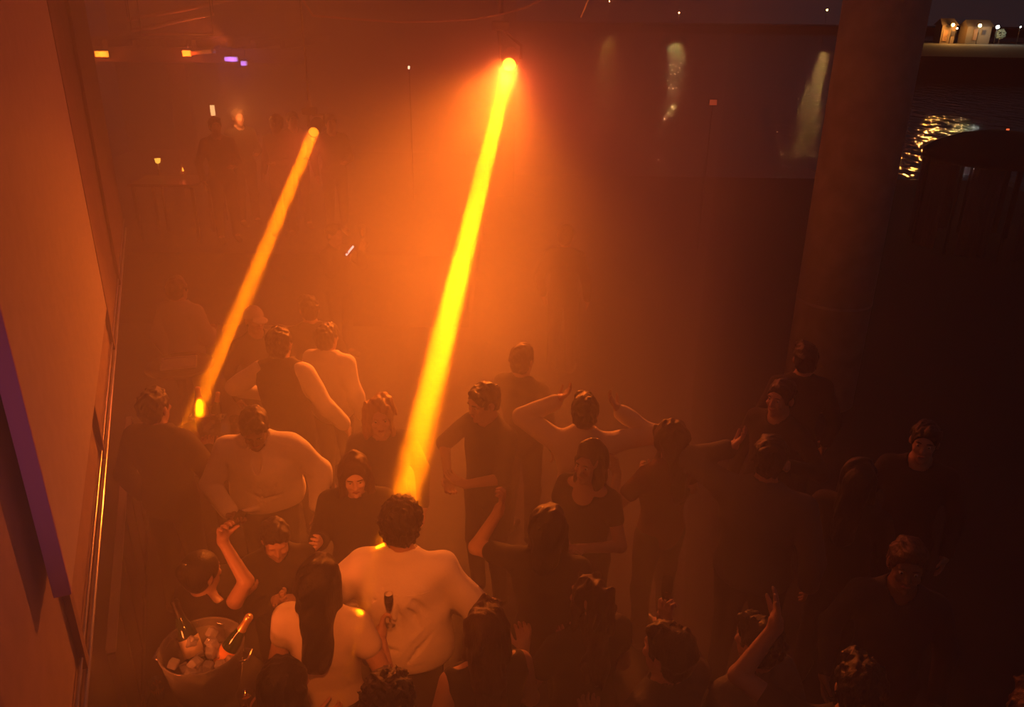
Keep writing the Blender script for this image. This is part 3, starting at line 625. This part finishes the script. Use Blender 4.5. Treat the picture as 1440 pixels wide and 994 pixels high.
# ------------------------------------------------------------------ people
CROWD = 'guests on the dance floor'
P = {}
def guest(key, label, px, py, **k):
    P[key] = person(label, px, py, **k); return P[key]
HOLD = dict(to=(-.02, .27, -.22), curl=.9, pole=(.6, -.3, -.7)); FRONT = dict(to=(-.06, .26, -.30), curl=.6); UPHEAD = dict(to=(.02, .10, .24), pole=(1, .1, .1), hdir=(-.7, .1, .6))
WH = dict(mat=WHITE_C, off=.026, rip=.0048, sleeve=1.93, collar=True, cuffs=True, puff=1.25)
guest('man', 'man from behind in a loose white shirt, standing in the yellow beam', 564, 738, H=1.80, face=176, res=.0085, head=(14, 8, 0), lean=(3, 0), build=1.08,
      L=dict(to=(.07, .18, -.34), pole=(.9, -.3, -.6), curl=.8), R=dict(to=(.03, .20, -.34), pole=(.9, -.3, -.6), curl=.8), hair=('curly', HAIR_K),
      top=dict(WH, hem=.92, loose=.035, yoke=True, folds=((((-.005, 1.36), (-.012, 1.27), (-.03, 1.15)), 1, .020, True), (((.012, 1.35), (.008, 1.25), (.01, 1.12)), 1, .016, False), (((-.03, 1.40), (-.09, 1.34), (-.15, 1.25)), 1, .018, True), (((-.05, 1.43), (-.11, 1.38), (-.17, 1.30)), 1, .015, False),
            (((-.04, 1.33), (-.09, 1.25), (-.13, 1.15)), 1, .015, True), (((.05, 1.40), (.10, 1.33), (.14, 1.22)), 1, .012, True), (((.16, 1.12), (.07, 1.06), (-.02, 1.08)), 1, .019, True), (((.15, 1.06), (.05, 1.01), (-.06, 1.03)), 1, .017, False), (((-.17, 1.15), (-.10, 1.07), (-.03, .98)), 1, .018, True),
            (((-.15, 1.20), (-.07, 1.13), (-.02, 1.04)), 1, .014, False), (((.13, .985), (.02, .965), (-.12, .985)), 1, .013, True))))
guest('leaner', 'dark-haired man in an open white shirt looking down at his phone', 358, 602, H=1.77, face=8, res=.0085, lean=(13, 0), head=(26, 6, 0), build=1.06, eyes=True,
      R=dict(to=(.0, .20, -.34), pole=(.9, -.6, -.4), curl=.8), L=dict(to=(.15, .04, -.46), pole=(1, -.6, -.3), curl=.5),
      top=dict(WH, neck='v', hem=.95, loose=.035, placket=True, folds=((((.004, 1.38), (.004, 1.2), (.01, 1.0)), -1, .010, True), (((-.13, 1.25), (-.02, 1.15), (.10, 1.12)), -1, .018, False), (((-.12, 1.16), (0, 1.08), (.13, 1.10)), -1, .018, True), (((.14, 1.28), (.09, 1.18), (.05, 1.06)), -1, .016, True), (((-.15, 1.06), (-.03, 1.01), (.1, 1.03)), -1, .018, False))), skin=SKIN_D)
guest('dark_left', 'dark-jacketed man from behind by the low partition, ear lit', 218, 574, H=1.76, face=168, res=.011, L=HANG, R=HOLD, top=dict(mat=BLACK_C, off=.03), hair=('short', None))
guest('blond', 'woman with big pale wavy hair facing us left of the beam', 535, 600, H=1.70, skin=SKIN_P, push=.15, face=12, res=.0095, eyes=True, hair=('bob', HAIR_Y), hair_rip=.006, top=dict(mat=GREY_C, neck='crew'), R=FRONT, head=(6, 0, 0))
guest('face', 'woman with a pale face and dark bob, one hand raised, left of the white shirt', 499, 668, H=1.62, skin=SKIN_P, face=6, res=.0085, eyes=True, hair=('bob', HAIR_B), top=dict(mat=BLACK_C, off=.024), R=dict(to=(.05, .25, -.13), curl=.6, pole=(.3, -.2, -1)), head=(10, 6, 0))
guest('waiter', 'dark-vested man from behind with white sleeves, left arm bent', 394, 484, H=1.82, face=172, res=.0095, L=dict(to=(.06, .16, -.28), pole=(1, -.2, -.3), curl=.7), R=dict(to=(.22, .10, -.45), curl=.3), top=dict(mat=WHITE_C, off=.026, rip=.003, vest=BLACK_C), hair=('short', None))
guest('white_side', 'person in a white shirt with lit shoulder right of the dark vest', 462, 494, H=1.66, push=.28, face=160, res=.011, R=HANG, L=HOLD, top=dict(mat=WHITE_C, off=.03, rip=.003), hair=('short', None))
guest('cap', 'person in a pale cap behind the thin orange beam', 358, 450, H=1.64, face=40, res=.011, hair=('cap', CREAM_C), top=dict(mat=GREY_C), eyes=True)
guest('next_cap', 'dark-haired guest right beside the pale cap', 436, 447, H=1.70, push=.22, face=200, res=.012, top=dict(mat=BLACK_C))
guest('pale_far', 'guest in a pale top far left, seen from behind in the haze', 250, 408, H=1.70, face=165, res=.012, top=dict(mat=CREAM_C, off=.03), hair=('short', HAIR_B), R=FRONT)
guest('capman', 'man in a dark shirt right of the beam, cheek lit', 680, 566, H=1.76, face=-42, res=.0095, eyes=True, hair=('short', HAIR_K), top=dict(mat=NAVY_C, sleeve=1.0), R=dict(to=(.02, .20, -.36), pole=(1, 0, -.4), curl=.5), L=dict(to=(-.14, .26, -.30), curl=.4, hdir=(-.9, .3, .25)), head=(12, -10, 0))
guest('lit_top', 'guest farther back with a lit crown and ear right of the beam', 735, 507, H=1.72, face=150, res=.011, hair=('short', HAIR_B), top=dict(mat=BLACK_C))
guest('arms_up', 'guest with both pale-sleeved arms raised over the head', 822, 592, H=1.74, push=.12, face=175, res=.0095, L=UPHEAD, R=dict(to=(.06, .12, .18), pole=(1, .2, .3), hdir=(-.6, .1, .7)), top=dict(mat=CREAM_C, off=.024, rip=.003), hair=('short', None))
guest('long_mid', 'woman with long brown hair, face lit, right of the centre', 828, 664, H=1.64, push=.10, face=-38, res=.0095, eyes=True, hair=('long', HAIR_B), hair_rip=.005, top=dict(mat=BLACK_C, sleeve=.4, neck='wide'), R=FRONT, L=HOLD)
guest('forearm', 'dark-haired guest with one bare forearm raised to the head', 772, 728, H=1.72, push=-.10, face=165, res=.0085, L=dict(to=(.14, .16, .16), pole=(.8, .0, -1), hdir=(-.3, .1, 1), curl=.7), R=FRONT, top=dict(mat=BLACK_C, sleeve=.55), hair=('bob', HAIR_K))
guest('long_right', 'woman with long hair lit at left, centre right', 940, 624, H=1.70, push=.05, face=-150, res=.0095, hair=('long', HAIR_B), hair_rip=.006, top=dict(mat=WINE_C, sleeve=.5), L=dict(to=(.04, .24, -.1), curl=.4, hdir=(0, .4, 1)), R=HOLD)
guest('big_right', 'broad man with a rounded lit shoulder and one arm raised', 1084, 642, H=1.84, push=-.04, face=150, res=.0095, build=1.2, L=dict(to=(.03, .14, .16), pole=(.7, .4, .1), hdir=(-.5, .1, .7)), R=HANG, top=dict(mat=GREY_C, off=.026), hair=('short', None), head=(16, 0, 0))
guest('behind_right', 'guest with a dim red face behind the broad man', 1098, 560, H=1.74, face=-50, res=.011, eyes=True, top=dict(mat=BLACK_C), hair=('short', None), L=dict(to=(.1, .25, -.1), curl=.5))
guest('column_head', 'dark-haired guest directly in front of the column', 1132, 505, H=1.76, face=170, res=.012, top=dict(mat=BLACK_C), hair=('short', None))
guest('far_right', 'dim guest in a dark v-neck alone at the right', 1275, 795, H=1.72, face=-20, res=.0095, eyes=True, top=dict(mat=NAVY_C, neck='v'), hair=('short', HAIR_B), skin=SKIN_D)
guest('face_right', 'barely lit guest behind the v-neck guest, far right', 1300, 622, H=1.72, face=-30, res=.012, eyes=True, top=dict(mat=BLACK_C))
guest('right_mid', 'dark guest between the broad man and the far right', 1204, 690, H=1.68, push=.14, face=140, res=.012, top=dict(mat=BLACK_C), hair=('long', HAIR_K), L=HOLD)
guest('hooded', 'long-haired woman with one bare lit shoulder, bottom centre', 684, 888, H=1.68, face=-158, res=.0085, hair=('long', HAIR_B), hair_rip=.006, top=dict(mat=BLACK_C, sleeve=0, neck='wide'), L=HANG, R=FRONT, head=(4, -20, 0))
guest('long_front', 'woman with long wavy lit hair at the bottom, right of centre', 824, 912, H=1.66, push=.30, face=-155, res=.0085, hair=('long', HAIR_B), hair_rip=.008, top=dict(mat=BLACK_C, sleeve=.4), L=dict(to=(.05, .25, -.2), curl=.6), R=FRONT)
guest('glass_man', 'short-haired man at the bottom holding up a glass', 940, 918, H=1.76, face=-140, res=.0085, skin=SKIN, top=dict(mat=NAVY_C, off=.022), hair=('short', None), R=dict(to=(.12, .24, .02), curl=.95, pole=(.6, -.2, -1), hdir=(0, .3, 1)), L=FRONT)
guest('quiet_man', 'dim man at the bottom right with a lit temple', 1062, 930, H=1.68, push=.12, face=-150, res=.0095, top=dict(mat=GREY_C), hair=('short', None), L=FRONT)
guest('hand_up', 'guest at the bottom right raising an open lit hand', 1208, 966, H=1.76, face=170, res=.0085, L=dict(to=(.13, .16, .32), pole=(1, .0, -.6), hdir=(.05, .1, 1), curl=.15, spread=.22), R=HANG, top=dict(mat=BLACK_C, sleeve=.5), hair=('short', None))
guest('corner', 'guest at the bottom right corner, only the crown lit', 1452, 1008, H=1.74, face=160, res=.0095, hair=('short', HAIR_B), top=dict(mat=BLACK_C))
guest('curly_front', 'dark curly-haired guest at the very bottom before the white shirt', 546, 990, H=1.74, face=178, res=.0085, hair=('curly', None), top=dict(mat=BLACK_C, off=.02), R=FRONT, L=FRONT)
guest('shoulder_lit', 'dark-haired woman at the bottom with one shoulder in the beam', 402, 962, H=1.60, face=150, res=.0085, hair=('bob', HAIR_K), top=dict(mat=BLACK_C, sleeve=0, neck='wide'), R=HANG, L=FRONT)
guest('dark_long', 'woman from behind with long dark hair and a pale top', 449, 810, H=1.73, push=-.05, face=172, res=.0085, hair=('long', HAIR_K), hair_rip=.004, top=dict(mat=CREAM_C, sleeve=.35, hem=.86, rip=.003), R=dict(to=(.04, .16, -.20), curl=.9, pole=(.6, -.8, -.6), hdir=(.1, .5, .7)), L=dict(to=(.04, .02, -.52)))
guest('arm_left', 'woman in a dark top raising a bare forearm, left foreground', 284, 806, H=1.54, face=150, res=.0085, hair=('bun', None), top=dict(mat=BLACK_C, sleeve=.25, neck='wide'), R=dict(to=(-.02, .06, .46), pole=(1, .2, .2), curl=.6, hdir=(.2, 0, 1)), L=dict(to=(-.12, .26, -.16), pole=(.6, -.2, -1), curl=.4))
guest('hands_mid', 'dark-dressed guest clasping both hands before the white shirts', 392, 790, H=1.50, push=.20, face=20, res=.0095, hair=('short', None), top=dict(mat=BLACK_C, sleeve=1.9), R=dict(to=(-.12, .24, -.12), curl=.5), L=dict(to=(-.12, .26, -.12), curl=.5), head=(20, 0, 0))
guest('gold_glass', 'dim guest in the haze lifting a golden glass', 470, 330, H=1.70, face=60, res=.012, top=dict(mat=BLACK_C), L=dict(to=(.0, .26, .02), curl=.9, hdir=(0, .5, 1), pole=(.5, -.2, -1)), R=dict(to=(-.02, .32, -.02), curl=.8, hdir=(0, .5, 1)))
guest('tall_far', 'tall guest in the haze right of the beam, crown catching light', 796, 333, H=1.80, face=160, res=.012, top=dict(mat=BLACK_C), hair=('short', HAIR_B))
# guests on the raised terrace
for (px, py, fc, lb, sk) in ((303, 178, 30, 'terrace guest holding a hand to the chin, leftmost of the row', SKIN), (335, 166, 40, 'terrace guest with the largest lit face', SKIN), (388, 174, -20, 'terrace guest third in the row, small lit chin', SKIN_D),
                             (411, 169, 30, 'terrace guest fourth in the row, left cheek lit', SKIN), (465, 174, 25, 'terrace guest right of the small beam lamp', SKIN)):
    person(lb, px, py, H=1.68, face=fc, res=.016, top=dict(mat=BLACK_C, rip=0), base=TZ, skin=sk, eyes=True, L=FRONT)
# ------------------------------------------------------------------ hand-held things
def flute(c, label, axis=Vector((0, 0, 1)), liquid=None, s=1.0, grp=None):
    e_ = empty('champagne_flute', c, 0, label, 'glass', grp); R = axis.to_track_quat('Z', 'Y').to_matrix()
    MB().lathe([(0, -.10*s), (.030*s, -.10*s), (.030*s, -.097*s), (.005*s, -.09*s), (.004*s, -.02*s), (.018*s, .0), (.026*s, .05*s), (.024*s, .11*s), (.022*s, .11*s), (.023*s, .05*s), (.015*s, .004*s), (0, .004*s)], 20, (0, 0, 0), R).build('glass', GLASS, e_, True)
    MB().lathe([(0, .006*s), (.0145*s, .006*s), (.022*s, .05*s), (.0222*s, .075*s), (0, .075*s)], 18, (0, 0, 0), R).build('drink', liquid or mat('drink_gold', (.9, .5, .08), .1, trans=.4), e_, True); return e_
flute(P['glass_man']['R']+Vector((0, 0, .05)), 'tall glass held up by the man at the bottom')
flute(P['gold_glass']['L']+Vector((0, 0, .06)), 'golden glass lifted in the haze left of the beam', s=1.5, liquid=mat('drink_glow', (.95, .55, .08), .25))
flute(P['dark_long']['R']+Vector((.03, -.02, .05)), 'short glass held in the beam by the woman in the pale top', s=.9)
def phone(c, d, label, lit=0):
    e_ = empty('phone', c, 0, label, 'phone'); R = d.to_track_quat('Y', 'Z').to_matrix()
    MB().box((0, 0, 0), (.072, .148, .008), R, .003).build('case', BLACK_M, e_)
    MB().box(R@Vector((0, 0, .0045)), (.066, .138, .001), R).build('screen', mat('screen_lit_%d' % lit, (.02, .02, .02), .1, emit=(.9, .75, .7) if lit else None, estr=lit), e_)
phone(P['leaner']['R']+Vector((.0, -.02, .02)), Vector((.3, .5, .4)).normalized(), 'dark phone held by the man looking down')
p = P['gold_glass']['R']+Vector((.02, -.03, .04)); phone(p, Vector((.6, .25, .7)).normalized(), 'lit phone edge beside the golden glass', 2)
# ------------------------------------------------------------------ tables, buckets, bottles
def table(c, r, h, label):
    e_ = empty('bar_table', (c.x, c.y, 0), 0, label, 'table', 'round bar tables')
    MB().lathe([(0, h-.03), (r-.01, h-.03), (r, h-.022), (r, h-.006), (r-.008, h), (0, h)], 40).build('table_top', mat('table_black', (.015, .014, .014), .25), e_, True)
    MB().tube([(0, 0, .02), (0, 0, h-.03)], .035, 14).build('stem', BLACK_M, e_, True); MB().lathe([(0, 0), (.24, 0), (.24, .012), (.05, .03), (0, .03)], 32).build('base', BLACK_M, e_, True)
ACR = clear('clear_acrylic', (.95, .93, .9), .20, .06)
ICE = clear('ice', (.9, .92, .95), .55, .12, (.9, .92, .95))
def bucket(c, r, h, label, n=32):
    e_ = empty('ice_bucket', c, 0, label, 'bucket', 'clear ice buckets'); w = .006
    MB().lathe([(0, 0), (r*.72, 0), (r*.86, h*.35), (r*.96, h*.8), (r, h), (r-w, h), (r*.96-w, h*.8), (r*.86-w, h*.35), (r*.72-w, w), (0, w)], 40).build('bowl', ACR, e_, True)
    MB().tube([(r*math.cos(2*math.pi*k/40), r*math.sin(2*math.pi*k/40), h) for k in range(41)], .005, 8, False).build('rim', ACR, e_, True)
    for g in (1, -1): MB().tube([(g*(r-.005), -.04, h*.8), (g*(r+.03), -.03, h*.82), (g*(r+.03), .03, h*.82), (g*(r-.005), .04, h*.8)], .006, 8).build('handle', STEEL, e_, True)
    random.seed(int(c.x*100)); me = None
    for k in range(n):
        a = random.uniform(0, 6.28); q = math.sqrt(random.uniform(0, .72)); lay = k/n; z = h*(.25+.62*lay)
        if me is None:
            ic = MB().box((0, 0, 0), (.042, .042, .038), None, .007).build('ice_cube', ICE); me = ic
        else: ic = me.copy(); COL.objects.link(ic)
        ic.location = (c.x+r*.86*q*math.cos(a)*(.8+.2*lay), c.y+r*.86*q*math.sin(a)*(.8+.2*lay), c.z+z); ic.rotation_euler = (random.uniform(0, 3), random.uniform(0, 3), random.uniform(0, 3))
        tag(ic, 'ice cube in the '+label, 'ice cube', 'ice in the '+label)
    return e_
def bottle(c, axis, label, glass, lab, foil, s=1.0):
    e_ = empty('champagne_bottle', c, 0, label, 'bottle', 'bottles in the ice buckets'); R = axis.to_track_quat('Z', 'Y').to_matrix()
    MB().lathe([(0, 0), (.040*s, 0), (.044*s, .01*s), (.044*s, .15*s), (.034*s, .20*s), (.018*s, .245*s), (.0155*s, .28*s), (0, .28*s)], 24, (0, 0, 0), R).build('glass_body', glass, e_, True)
    MB().lathe([(.0446*s, .05*s), (.0452*s, .05*s), (.0452*s, .135*s), (.0446*s, .135*s)], 24, (0, 0, 0), R).build('label_band', lab, e_, True)
    MB().lathe([(.0215*s, .235*s), (.019*s, .25*s), (.017*s, .285*s), (.0185*s, .29*s), (.0185*s, .312*s), (.014*s, .32*s), (0, .32*s)], 20, (0, 0, 0), R).build('foil', foil, e_, True)
GREEN_G = mat('bottle_green', (.02, .05, .02), .08, coat=.5); PALE_L = mat('label_pale', (.8, .7, .5), .6); GOLD_F = mat('foil_gold', (.9, .62, .25), .3, .6); ORNG = mat('label_orange', (.8, .35, .08), .5); FROST = clear('bottle_frosted', (.95, .9, .75), .5, .2, (.95, .9, .75))
tb = at_height(295, 972, 1.12); table(tb, .27, 1.12, 'black round bar table in the left foreground'); bucket(tb+Vector((0, 0, 0)), 0.18, .27, 'large clear bucket on the foreground table', 44)
bottle(tb+Vector((.04, .03, .10)), Vector((.45, .15, .75)).normalized(), 'foreground bottle with an orange neck band leaning in the bucket', GREEN_G, ORNG, GOLD_F)
bottle(tb+Vector((-.06, .06, .10)), Vector((-.35, .35, .8)).normalized(), 'dark foreground bottle leaning left in the bucket', GREEN_G, PALE_L, BLACK_M)
def tumbler(c, label, s=1.0, tilt=None):
    e_ = empty('tumbler', c, 0, label, 'glass', 'small glasses by the buckets'); R = tilt.to_track_quat('Z', 'Y').to_matrix() if tilt else None
    MB().lathe([(0, 0), (.028*s, 0), (.034*s, .09*s), (.0315*s, .09*s), (.026*s, .008*s), (0, .008*s)], 20, (0, 0, 0), R).build('glass', GLASS, e_, True); MB().lathe([(0, .009*s), (.0255*s, .009*s), (.029*s, .05*s), (0, .05*s)], 18, (0, 0, 0), R).build('drink', mat('drink_amber', (.8, .35, .05), .1, trans=.6), e_, True)
tumbler(tb+Vector((-.21, .10, 0)), 'small glass left of the foreground bucket, farther one'); tumbler(tb+Vector((-.22, -.03, 0)), 'small glass at the left edge of the foreground table'); tumbler(tb+Vector((.205, -.10, 0)), 'small glass right of the foreground bucket')
tc_ = TABLE2; table(tc_, .32, 1.02, 'black round bar table under the thin orange beam'); bucket(tc_+Vector((.01, 0, 0)), .10, .20, 'slim clear bucket lit by the thin beam', 14)
bottle(tc_+Vector((-.022, .0, .05)), Vector((-.04, .02, 1)).normalized(), 'pale bottle blazing yellow where the thin beam lands', FROST, FROST, GOLD_F, 1.1)
bottle(tc_+Vector((.045, .02, .06)), Vector((.18, .1, 1)).normalized(), 'shorter gold-topped bottle in the slim bucket', GREEN_G, PALE_L, GOLD_F, .9)
for dx, dy, lb in ((.16, .12, 'tumbler glinting right of the slim bucket, nearer the beam'), (.22, .02, 'tumbler farther right of the slim bucket'), (.30, -.04, 'tumbler nearest the man looking down')): tumbler(tc_+Vector((dx, dy, 0)), lb, 1.1)
t3 = at_height(252, 512, 1.05); table(t3, .30, 1.05, 'black round bar table in the haze left of the thin beam')
ty = empty('serving_tray', t3, .3, 'pale square tray on the table in the haze', 'tray'); MB().box((0, 0, .006), (.30, .24, .012), None, .004).build('tray_base', CREAM_C, ty)
for (x, y, w, d) in ((0, .115, .30, .012), (0, -.115, .30, .012), (.145, 0, .012, .24), (-.145, 0, .012, .24)): MB().box((x, y, .018), (w, d, .024), None, .003).build('tray_edge', CREAM_C, ty)
# far terrace table things that catch the light
tf = at_depth(240, 252, 11.2); th_ = at_depth(258, 245, 11.2).z-.07-TZ; tf.z = TZ
table_far = empty('terrace_table', (tf.x, tf.y, TZ), 0, 'dim table on the terrace edge holding a candle glass', 'table'); MB().box((0, 0, th_-.02), (.9, .7, .04), None, .006).build('table_top', DARKW, table_far)
for sx in (-.4, .4):
    for sy in (-.3, .3): MB().box((sx, sy, th_/2-.02), (.04, .04, th_-.04)).build('leg', BLACK_M, table_far)
FL = mat('flame', (1, .6, .1), .4, emit=(1, .36, .03), estr=4)
def candle(px, py, z, label, zb):
    c = at_depth(px, py, z); e_ = empty('candle_glass', c, 0, label, 'candle', 'candle glasses'); MB().lathe([(0, -.07), (.035, -.07), (.045, .05), (.042, .05), (.033, -.062), (0, -.062)], 18).build('glass', GLASS, e_, True)
    MB().lathe([(0, -.062), (.032, -.062), (.038, .015), (0, .02)], 16).build('wax', mat('wax', (.9, .6, .3), .5, emit=(1, .3, .03), estr=.5), e_, True); MB().lathe([(0, .015), (.014, .03), (.011, .06), (0, .10)], 12).build('flame', FL, e_, True); point_light('candle_glow', c+Vector((0, -.07, .05)), 1.6, WASH, .02)
candle(258, 245, 11.2, 'glowing candle glass, right one on the far left', tf.z+.74)
cg = at_depth(222, 228, 11.4); e_ = empty('stemmed_glass', cg, 0, 'stemmed drink glass with a bowl made to glow yellow, far left', 'lamp')  # a lit drink glass; its light is put in as a glowing bowl
MB().lathe([(0, -.02), (.03, -.01), (.042, .05), (.038, .05), (.026, -.005), (0, -.01)], 16).build('bowl', mat('bowl_glow', (1, .7, .2), .3, emit=(1, .5, .06), estr=3), e_, True); MB().lathe([(0, -.10), (.02, -.10), (.005, -.09), (.005, -.02), (0, -.02)], 12).build('stem', STEEL, e_, True)
MB().tube([(0, .0, -.10), (0, 0, TZ-cg.z)], .02, 8).build('stand', BLACK_M, e_)
cs = at_depth(299, 155, 11.8); e_ = empty('lantern', cs, 0, 'small upright pale lantern above the leftmost terrace guest', 'lantern'); MB().box((0, 0, 0), (.055, .05, .15), None, .006).build('shade', mat('shade_pale', (1, .8, .5), .4, emit=(1, .62, .25), estr=2.2), e_); MB().box((0, 0, .085), (.075, .07, .02)).build('cap', BLACK_M, e_); point_light('terrace_fill', cs+Vector((.55, -.55, .05)), 24, (1, .25, .05), .06); MB().tube([(0, .04, -.08), (0, .04, TZ-cs.z)], .012, 6).build('stand', BLACK_M, e_)  # point light stands off the lantern, added to light the terrace faces
# ------------------------------------------------------------------ haze over the dance floor
HZ = D.materials.new('haze'); HZ.use_nodes = True; nt = HZ.node_tree; nt.nodes.clear(); ou = nt.nodes.new('ShaderNodeOutputMaterial'); sc_ = nt.nodes.new('ShaderNodeVolumeScatter')
sc_.inputs['Density'].default_value = .12; sc_.inputs['Anisotropy'].default_value = .2; nt.links.new(sc_.outputs[0], ou.inputs['Volume'])
edge_ = [(.35, -2.9), (.8, 2.0), (2.3, 8.5), (2.9, 19.0)]
def shifted(k): return [(x+k*(.55+.05*y), y) for x, y in edge_]
hz = MB().prism(shifted(-.2)+[(-8.7, 19.0), (-8.7, -2.9)], -.2, 5.04).build('haze', HZ); tag(hz, 'thin orange-lit haze hanging over the whole dance floor', 'haze', kind='stuff')
zones = [(-.2, .05, .08, 'haze starting to thin just right of the dance floor middle'), (.05, .35, .045, 'half as thick haze between the crowd and the column'), (.35, .8, .018, 'faint haze around the column'), (.8, None, .004, 'barely visible haze on the dark right side')]
for k0_, k1_, dn_, lb in zones:   # the haze thins out step by step towards the open right side
    hm_ = HZ.copy(); hm_.name = 'haze_thin'; [n for n in hm_.node_tree.nodes if n.type == 'VOLUME_SCATTER'][0].inputs['Density'].default_value = dn_
    b1_ = shifted(k1_) if k1_ is not None else [(7.5, -2.9), (7.5, 19.0)]
    tag(MB().prism(b1_+[(x+.02, y) for x, y in shifted(k0_)][::-1], -.2, 5.04).build('haze', hm_), lb, 'haze', kind='stuff')
# a thicker plume of machine fog drifting through the main beam
PM = D.materials.new('fog_plume'); PM.use_nodes = True; nt = PM.node_tree; nt.nodes.clear(); L = nt.links.new
ou = nt.nodes.new('ShaderNodeOutputMaterial'); sc_ = nt.nodes.new('ShaderNodeVolumeScatter'); sc_.inputs['Anisotropy'].default_value = .2
tc = nt.nodes.new('ShaderNodeTexCoord'); ln = nt.nodes.new('ShaderNodeVectorMath'); ln.operation = 'LENGTH'; L(tc.outputs['Object'], ln.inputs[0])
nz = nt.nodes.new('ShaderNodeTexNoise'); nz.inputs['Scale'].default_value = 1.6; nz.inputs['Detail'].default_value = 3; L(tc.outputs['Object'], nz.inputs['Vector'])
ad = nt.nodes.new('ShaderNodeMath'); ad.operation = 'MULTIPLY_ADD'; L(nz.outputs[0], ad.inputs[0]); ad.inputs[1].default_value = .9; ad.inputs[2].default_value = -.45
su = nt.nodes.new('ShaderNodeMath'); su.operation = 'ADD'; L(ln.outputs['Value'], su.inputs[0]); L(ad.outputs[0], su.inputs[1])
mr = nt.nodes.new('ShaderNodeMapRange'); mr.interpolation_type = 'SMOOTHSTEP'; L(su.outputs[0], mr.inputs['Value'])
mr.inputs['From Min'].default_value = .1; mr.inputs['From Max'].default_value = .9; mr.inputs['To Min'].default_value = .34; mr.inputs['To Max'].default_value = 0
L(mr.outputs[0], sc_.inputs['Density']); L(sc_.outputs[0], ou.inputs['Volume'])
pc = at_depth(642, 462, 5.8); mb = MB(); mb.lathe([(math.sin(k*math.pi/10), -math.cos(k*math.pi/10)) for k in range(11)], 20)
pl_ = mb.build('fog_plume', PM); pl_.location = pc; pl_.scale = (1.35, 2.3, 1.75); tag(pl_, 'thicker fog plume glowing around the middle of the main beam', 'fog', kind='stuff')
